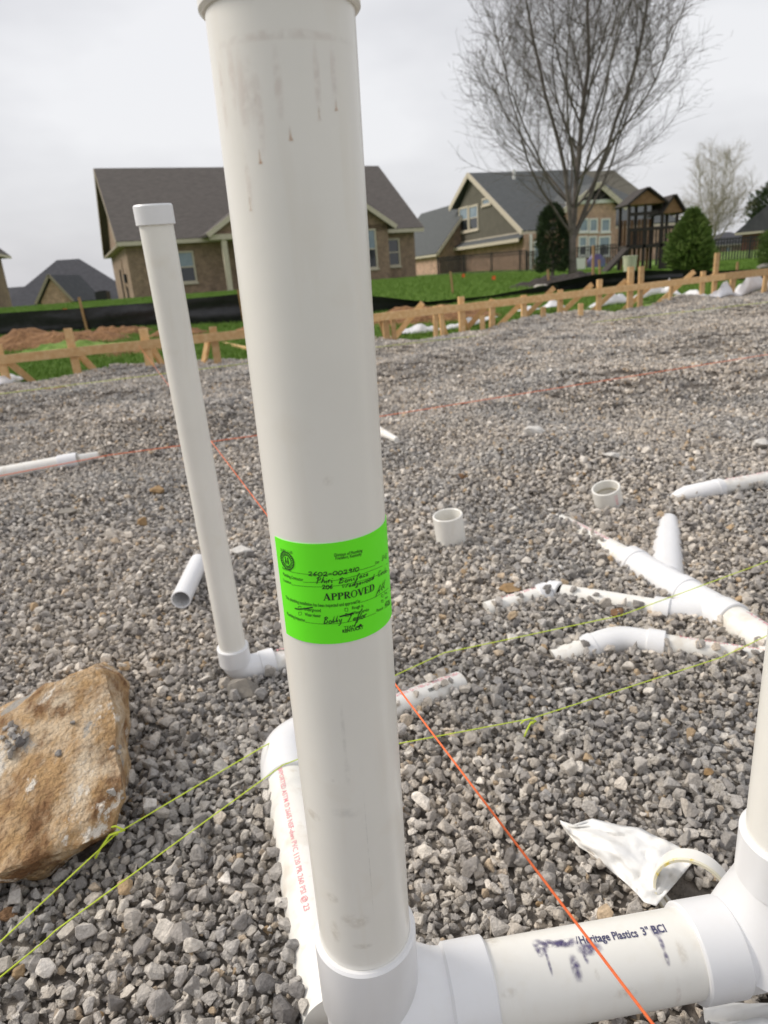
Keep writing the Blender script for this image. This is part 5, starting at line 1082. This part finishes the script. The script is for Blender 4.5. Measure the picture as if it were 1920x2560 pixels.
pD = atd(1850, 640, 60); hip_house(pD[0]+4.8*math.sin(.95)+5.5*math.cos(.95), pD[1]-4.8*math.cos(.95)+5.5*math.sin(.95), .95, 11, 9.6, -.1, 2.5, 4.4, 4, 'roofd', 'brickr', 'red brick house at the right edge behind the metal fence', gable=True)
pE = atd(1812, 625, 120); hip_house(pE[0], pE[1], .1, 7.5, 7, -.6, 2.6, 2.0, 1.5, 'roofd', 'brick', 'tiny grey-roofed house far behind the bright evergreen')
ac_ = atd(260, 752, 45); t = thing('air_conditioner', V((ac_[0], ac_[1], float(terr(ac_[0], ac_[1])))), 'dark air conditioner box beside the gable of the brown brick house', 'air conditioner'); b_ = ORG[t.name]
MB().box(b_+V((0, 0, .45)), (.75, .7, .9)).build('cabinet', M_['black'], t); MB().lathe(b_+V((0, 0, .9)), (0, 0, 1), [(0, .32), (.05, .3), (.05, 0)], 20).build('fan_guard', M_['dark'], t)

# ------------------------------------------------------------------ metal fence, play tower, yard things
def picket_fence(A, Bv, h, label, step=.15):
    A = V(A); Bv = V(Bv); t = thing('metal_fence', A, label, 'fence', 'black metal fences'); d = unit(Bv-A); L_ = np.linalg.norm(Bv-A)
    for z in (.12, h-.18, h-.02): MB().beam(A+V((0, 0, z)), Bv+V((0, 0, z)), .04, .03).build('rail', M_['black'], t)
    n = int(L_/step); me = None
    for i in range(n+1):
        p = A+d*(i*step); post = i % 16 == 0
        if post: MB().box(p+V((0, 0, h/2+.03)), (.09, .09, h+.06)).build('post', M_['black'], t)
        else:
            if me is None:
                o_ = MB().box((0, 0, h/2+.04), (.055, .055, h)).build('picket', M_['black'], t); me = o_.data
            else: o_ = bpy.data.objects.new('picket', me); col.objects.link(o_); o_.parent = t
            o_.location = (p-A).tolist()
            if o_.data.users == 1:
                for v in me.vertices: v.co += Vector(A.tolist())
    return t
fz = .46
fa = atd(1096, 694, 44); fb = atd(1318, 680, 41); fc = atd(1560, 668, 38)
picket_fence((fa[0], fa[1], fz), (fb[0], fb[1], fz), 1.3, 'black metal picket fence in front of the olive-sided house', .115)
picket_fence((fb[0], fb[1], fz), (fc[0], fc[1], fz), 1.2, 'black metal picket fence behind the trunk of the bare tree', .14)
fd_ = atd(1640, 668, 33); fe = atd(1960, 652, 33)
picket_fence((fd_[0], fd_[1], .18), (fe[0], fe[1], .18), 1.25, 'black metal picket fence behind the bright evergreen', .14)
# play tower
tb = atd(1615, 682, 28.5); tz = float(terr(tb[0], tb[1])); PT = thing('play_tower', V((tb[0], tb[1], tz)), 'dark wooden play tower with two gable roofs and railings beside the olive-sided house', 'play tower'); b_ = V((tb[0], tb[1], tz))
def PB(name, c, s_, m='tower'): return MB().box(b_+V(c), s_).build(name, M_[m], PT)
for x in (-1.0, -.35, .35, .95):
    for y in (-.5, .5): PB('post', (x, y, 1.15 if x > .5 else 1.3), (.1, .1, 2.3 if x > .5 else 2.6))
PB('platform', (0, 0, .98), (2.1, 1.1, .14)); PB('beam', (0, -.55, 1.62), (2.1, .06, .12)); PB('beam', (0, -.55, 2.2), (2.1, .06, .12))
for x in np.linspace(-.93, .25, 9): PB('board', (x, .52, 1.5), (.11, .04, 1.1), 'cedar')
for x in np.linspace(-.93, .93, 15): PB('baluster', (x, -.52, 1.33), (.05, .05, .56))
for x in np.linspace(-.9, .2, 7): PB('board', (x, .5, .5), (.11, .04, .85), 'cedar')
for (x0, x1, z0, z1) in ((-1.15, .45, 2.55, 3.1), (.25, 1.2, 2.15, 2.78)):
    xm = (x0+x1)/2; mb = MB(); mb.prism([b_+V((x0+.08, -.6, z0)), b_+V((x1-.08, -.6, z0)), b_+V((xm, -.6, z1-.06))], (0, 1.2, 0)); mb.build('gable_panel', M_['cedar'], PT)
    mb = MB(); slab(mb, [b_+V((x0, -.75, z0-.05)), b_+V((xm, -.75, z1)), b_+V((xm, .75, z1)), b_+V((x0, .75, z0-.05))], .07); slab(mb, [b_+V((x1, -.75, z0-.05)), b_+V((xm, -.75, z1)), b_+V((xm, .75, z1)), b_+V((x1, .75, z0-.05))], .07); mb.build('roof', M_['tower'], PT)
mb = MB(); bar(mb, b_+V((-1.0, -.4, .95)), b_+V((-2.0, -.6, .05)), .10, .5); mb.build('ramp', M_['tower'], PT)
PB('skirt', (.65, -.5, .45), (.7, .05, .85))
bn = atd(1574, 668, 26); bz = float(terr(bn[0], bn[1])); c = V((bn[0], bn[1], bz)); t = thing('plastic_tub', c, 'pale cream plastic tub in front of the play tower', 'tub')
MB().lathe(c, (0, 0, 1), [(0, 0), (0, .20), (.62, .26), (.62, .24), (.1, .19), (.1, 0)], 24).build('body', M_['cream'], t, smooth=40); MB().lathe(c+V((0, 0, .6)), (0, 0, 1), [(0, .262), (.04, .28), (.06, .262)], 24).build('rim', M_['cream'], t)
yo = atd(1490, 655, 36); c = V((yo[0], yo[1], float(terr(yo[0], yo[1])))); t = thing('toy_playset', c, 'purple and blue plastic toy in the yard between the bare tree and the play tower', 'toy')
MB().box(c+V((0, 0, .35)), (.8, .5, .4)).build('body', M_['purple'], t); MB().prism([c+V((-.35, -.2, .55)), c+V((.35, -.2, .55)), c+V((.15, -.2, .8)), c+V((-.15, -.2, .8))], (0, .4, 0)).build('hood', M_['purple'], t); MB().box(c+V((-.9, 0, .35)), (.5, .6, .6)).build('step', M_['twhite'], t)

# ------------------------------------------------------------------ trees and shrubs
def bare_tree(base, H, spread, leaders, m, label, seed, dens=1.0, trunk_r=.16, fork=.16, wide=1.0, tw=1.0, trop=.07, azo=0.0, central=False):
    r = random.Random(seed); base = V(base); t = thing('bare_tree', base, label, 'tree', 'bare deciduous trees'); tr = MB(); cr = MB()
    def rn(a, b): return r.uniform(a, b)
    fk = base+V((rn(-.1, .1), rn(-.1, .1), H*fork))
    tr.tube([base+V((0, 0, -.2)), base+V((0, 0, .1)), (base+fk)/2, fk], [trunk_r*1.6, trunk_r*1.15, trunk_r, trunk_r*.95], 10)
    def envelope(p):
        h = (p[2]-base[2])/H; w = spread*float(np.interp(h, [0, .10, .18, .28, .40, .55, .75, .9, 1.0, 1.06], [0, .35, .85, 1.02, 1.05, .98, .80, .60, .36, .1]))
        return math.hypot(p[0]-base[0], p[1]-base[1]) < max(w, .05)*rn(.88, 1.1)
    def grow(mb, p, d, L, r0, lvl, n):
        pts = [p]; rad = [r0]; d = V(d); seg = L/n
        for i in range(n):
            d = unit(d + V((rn(-1, 1), rn(-1, 1), rn(-.6, 1)))*(.13 if lvl < 2 else .2) + V((0, 0, trop)))
            q = pts[-1]+d*seg
            pts.append(q); rad.append(r0*(1-(i+1)/n*.86))
            if not envelope(q) and (lvl > 0 or i > 5): break
        if len(pts) > 1: mb.tube(pts, rad, 6 if lvl == 0 else (4 if lvl == 1 else 3), caps=False)
        return pts, rad
    def side(d, ang):
        u, w, d = frame(d); a = rn(0, 2*math.pi); return unit(d*math.cos(ang)+(u*math.cos(a)+w*math.sin(a))*math.sin(ang))
    for k in range(leaders):
        az = 2*math.pi*k*.382+azo+rn(-.25, .25); el = R_((8, 16, 24, 33, 52)[k % 5]*wide+rn(-4, 5))
        d = V((math.cos(az)*math.sin(el), math.sin(az)*math.sin(el), math.cos(el))); st_ = base+(fk-base)*(rn(.5, 1.0) if k % 5 < 4 else 1); Lm = H*(.90, .86, .78, .70, .50)[k % 5]*rn(.9, 1.06)
        rl_ = trunk_r*rn(.40, .56)
        if central:
            if k == 0: d = V((.02, 0, 1)); st_ = fk; Lm = H*.9; rl_ = trunk_r*.85
            elif k in (1, 2): e2_ = R_(13+3*k); a2_ = math.pi*(1 if k == 1 else -.1)+.25; d = V((math.cos(a2_)*math.sin(e2_), math.sin(a2_)*math.sin(e2_), math.cos(e2_))); st_ = fk-V((0, 0, H*.02)); Lm = H*.84; rl_ = trunk_r*.68
            else:
                fr_ = ((k-3)/(leaders-4))**1.35; st_ = main[min(len(main)-2, int(round(fr_*5.2)))]; e2_ = R_(54-28*fr_+rn(-6, 6)); d = V((math.cos(az)*math.sin(e2_), math.sin(az)*math.sin(e2_), math.cos(e2_))); Lm = H*(.60-.20*fr_)*rn(.9, 1.08); rl_ = trunk_r*(.40-.12*fr_)
        pts, rad = grow(tr, st_, d, Lm, rl_, 0, 14)
        if k == 0: main = pts
        for i in range(3, len(pts)):
            for _ in range(int(round((.7 if i < 5 else 1.0)*dens+rn(0, .9)))):
                f = i/len(pts); sd_ = side(pts[i]-pts[i-1], R_(rn(30, 62))); p0_ = pts[i-1]+(pts[i]-pts[i-1])*rn(0, 1)
                p2, r2_ = grow(cr, p0_, sd_, H*rn(.16, .30)*(1.2-.72*f), max(rad[i]*.42, .010*H/10)*tw, 1, 7)
                for j in range(1, len(p2)):
                    for _ in range(int(round(1.7*dens+rn(0, 1)))):
                        p3, r3_ = grow(cr, p2[j-1]+(p2[j]-p2[j-1])*rn(0, 1), side(p2[j]-p2[j-1], R_(rn(25, 55))), H*rn(.05, .11), .0052*H/10*tw, 2, 3)
                        for l in range(1, len(p3)):
                            if rn(0, 1) < .95*dens: grow(cr, p3[l], side(p3[l]-p3[l-1], R_(rn(25, 50))), H*rn(.022, .05), .0040*H/10*tw, 3, 2)
    tr.build('trunk', M_[m], t, smooth=True); cr.build('crown', M_[m], t); return t
tb_ = atd(1432, 676, 22.5); bz = float(terr(tb_[0], tb_[1])); bare_tree((tb_[0], tb_[1], min(bz+.35, tb_[2])), 12.2, 3.5, 20, 'bark', 'large leafless tree with many upright limbs in front of the olive-sided house', 4, 1.0, .115, .09, .95, .85, .075, .4, True)
sb = atd(1776, 655, 62); bare_tree((sb[0], sb[1], float(terr(sb[0], sb[1]))), 9.0, 5.2, 15, 'barkp', 'smaller pale budding tree behind the bright evergreen', 11, 1.0, .12, .10, 1.25, 1.5, .0)
def evergreen(base, H, rad, n, m, label, seed, shape, leaf=.05, name='evergreen_shrub', cat='shrub'):
    r = np.random.default_rng(seed); base = V(base); t = thing(name, base, label, cat, 'evergreen shrubs'); mb = MB()
    MB().tube([base+V((0, 0, -.1)), base+V((0, 0, H*.8))], [rad*.12, rad*.03], 7).build('trunk', M_['bark'], t)
    vs = []; fs = []
    for i in range(n):
        h = r.uniform(.02, 1)**.9; az = r.uniform(0, 2*math.pi); lump = 1+.5*mnoise.noise(Vector((math.cos(az)*1.8, math.sin(az)*1.8, h*5+seed)))
        R = rad*shape(h)*lump; rr_ = R*r.uniform(.45, 1)**.5*r.uniform(.82, 1.08); p = base+V((math.cos(az)*rr_, math.sin(az)*rr_, H*h+r.uniform(-.5, .5)*leaf))
        d = unit(V((math.cos(az), math.sin(az), .7))+r.normal(0, .45, 3)); u = unit(np.cross(d, r.normal(size=3)))
        l_ = leaf*r.uniform(.7, 1.7); w = leaf*.28; k = len(vs); vs += [p-u*w, p+u*w, p+d*l_+u*w*.3, p+d*l_-u*w*.3]; fs.append((k, k+1, k+2, k+3))
    mb.add(vs, fs); mb.build('crown', M_[m], t); return t
eb_ = atd(1381, 690, 23); evergreen((eb_[0], eb_[1], min(float(terr(eb_[0], eb_[1]))+.2, eb_[2]+.1)), 2.15, .52, 9000, 'leafd', 'dark columnar evergreen left of the bare tree trunk', 2, lambda h: (.85+.25*math.sin(math.pi*h))*(1-h**5)**.6, .07)
eb_ = atd(1722, 692, 21); evergreen((eb_[0], eb_[1], min(float(terr(eb_[0], eb_[1])), eb_[2])-.0), 1.85, .70, 8000, 'leafg', 'bright green bushy evergreen right of the play tower', 3, lambda h: .62+1.1*h if h < .34 else max(.04, 1.0*(1-((h-.34)/.66)**1.5)), .13)
eb_ = atd(1952, 660, 22); evergreen((eb_[0], eb_[1], float(terr(eb_[0], eb_[1]))), 1.35, .62, 6000, 'leafg', 'clipped green shrub cut by the right edge', 5, lambda h: (1-(2*h-1)**4)**.5+.05, .06)
eb_ = atd(1925, 600, 75); evergreen((eb_[0]+1.5, eb_[1], .3), 8.2, 3.6, 6000, 'leafd', 'dark green tree far behind the red brick house', 6, lambda h: math.sin(math.pi*min(1, h*.9+.08))**.6, .35, 'distant_tree', 'tree')

# ------------------------------------------------------------------ grass (uncountable)
gs = bpy.data.collections.new('grass_tufts')
for i in range(5):
    r = np.random.default_rng(700+i); mb = MB()
    for k in range(16):
        a = r.uniform(0, 6.28); d = V((math.cos(a), math.sin(a), 0)); b0 = V((r.uniform(-.06, .06), r.uniform(-.06, .06), 0)); h = r.uniform(.04, .085); u = V((-d[1], d[0], 0))*.0045; ln = d*r.uniform(.01, .05)
        mb.add([b0-u, b0+u, b0+ln*.4+V((0, 0, h*.6))+u*.7, b0+ln*.4+V((0, 0, h*.6))-u*.7, b0+ln+V((0, 0, h))], [(0, 1, 2, 3), (3, 2, 4)])
    me = bpy.data.meshes.new('grass_tuft'); me.from_pydata(mb.v, [], mb.f); me.materials.append(M_['grass']); gs.objects.link(bpy.data.objects.new('grass_tuft', me))
A_ = grid(-9, 13, 8.3, 16, .085); A_ = A_[(A_[:, 1] > yedge(A_[:, 0])+.25) & (np.abs(A_[:, 0]) < .66*A_[:, 1]+.5)]
B_ = grid(-24, 24, 16, 36, .17); B_ = B_[np.abs(B_[:, 0]) < .64*B_[:, 1]+.5]
keepm = np.array([mnoise.noise(Vector((p[0]*.9, p[1]*.9, 4))) > -.42 for p in A_]); A_ = A_[keepm]
P2 = np.concatenate([A_, B_]); P = np.c_[P2, terr(P2[:, 0], P2[:, 1])]; n = len(P)
scatter('grass', P, np.concatenate([rng.uniform(.8, 1.35, len(A_)), rng.uniform(1.1, 1.7, len(B_))]), np.c_[rng.normal(0, .12, n), rng.normal(0, .12, n), rng.uniform(0, 6.28, n)], gs, 'bright green lawn grass between the gravel pad and the houses')
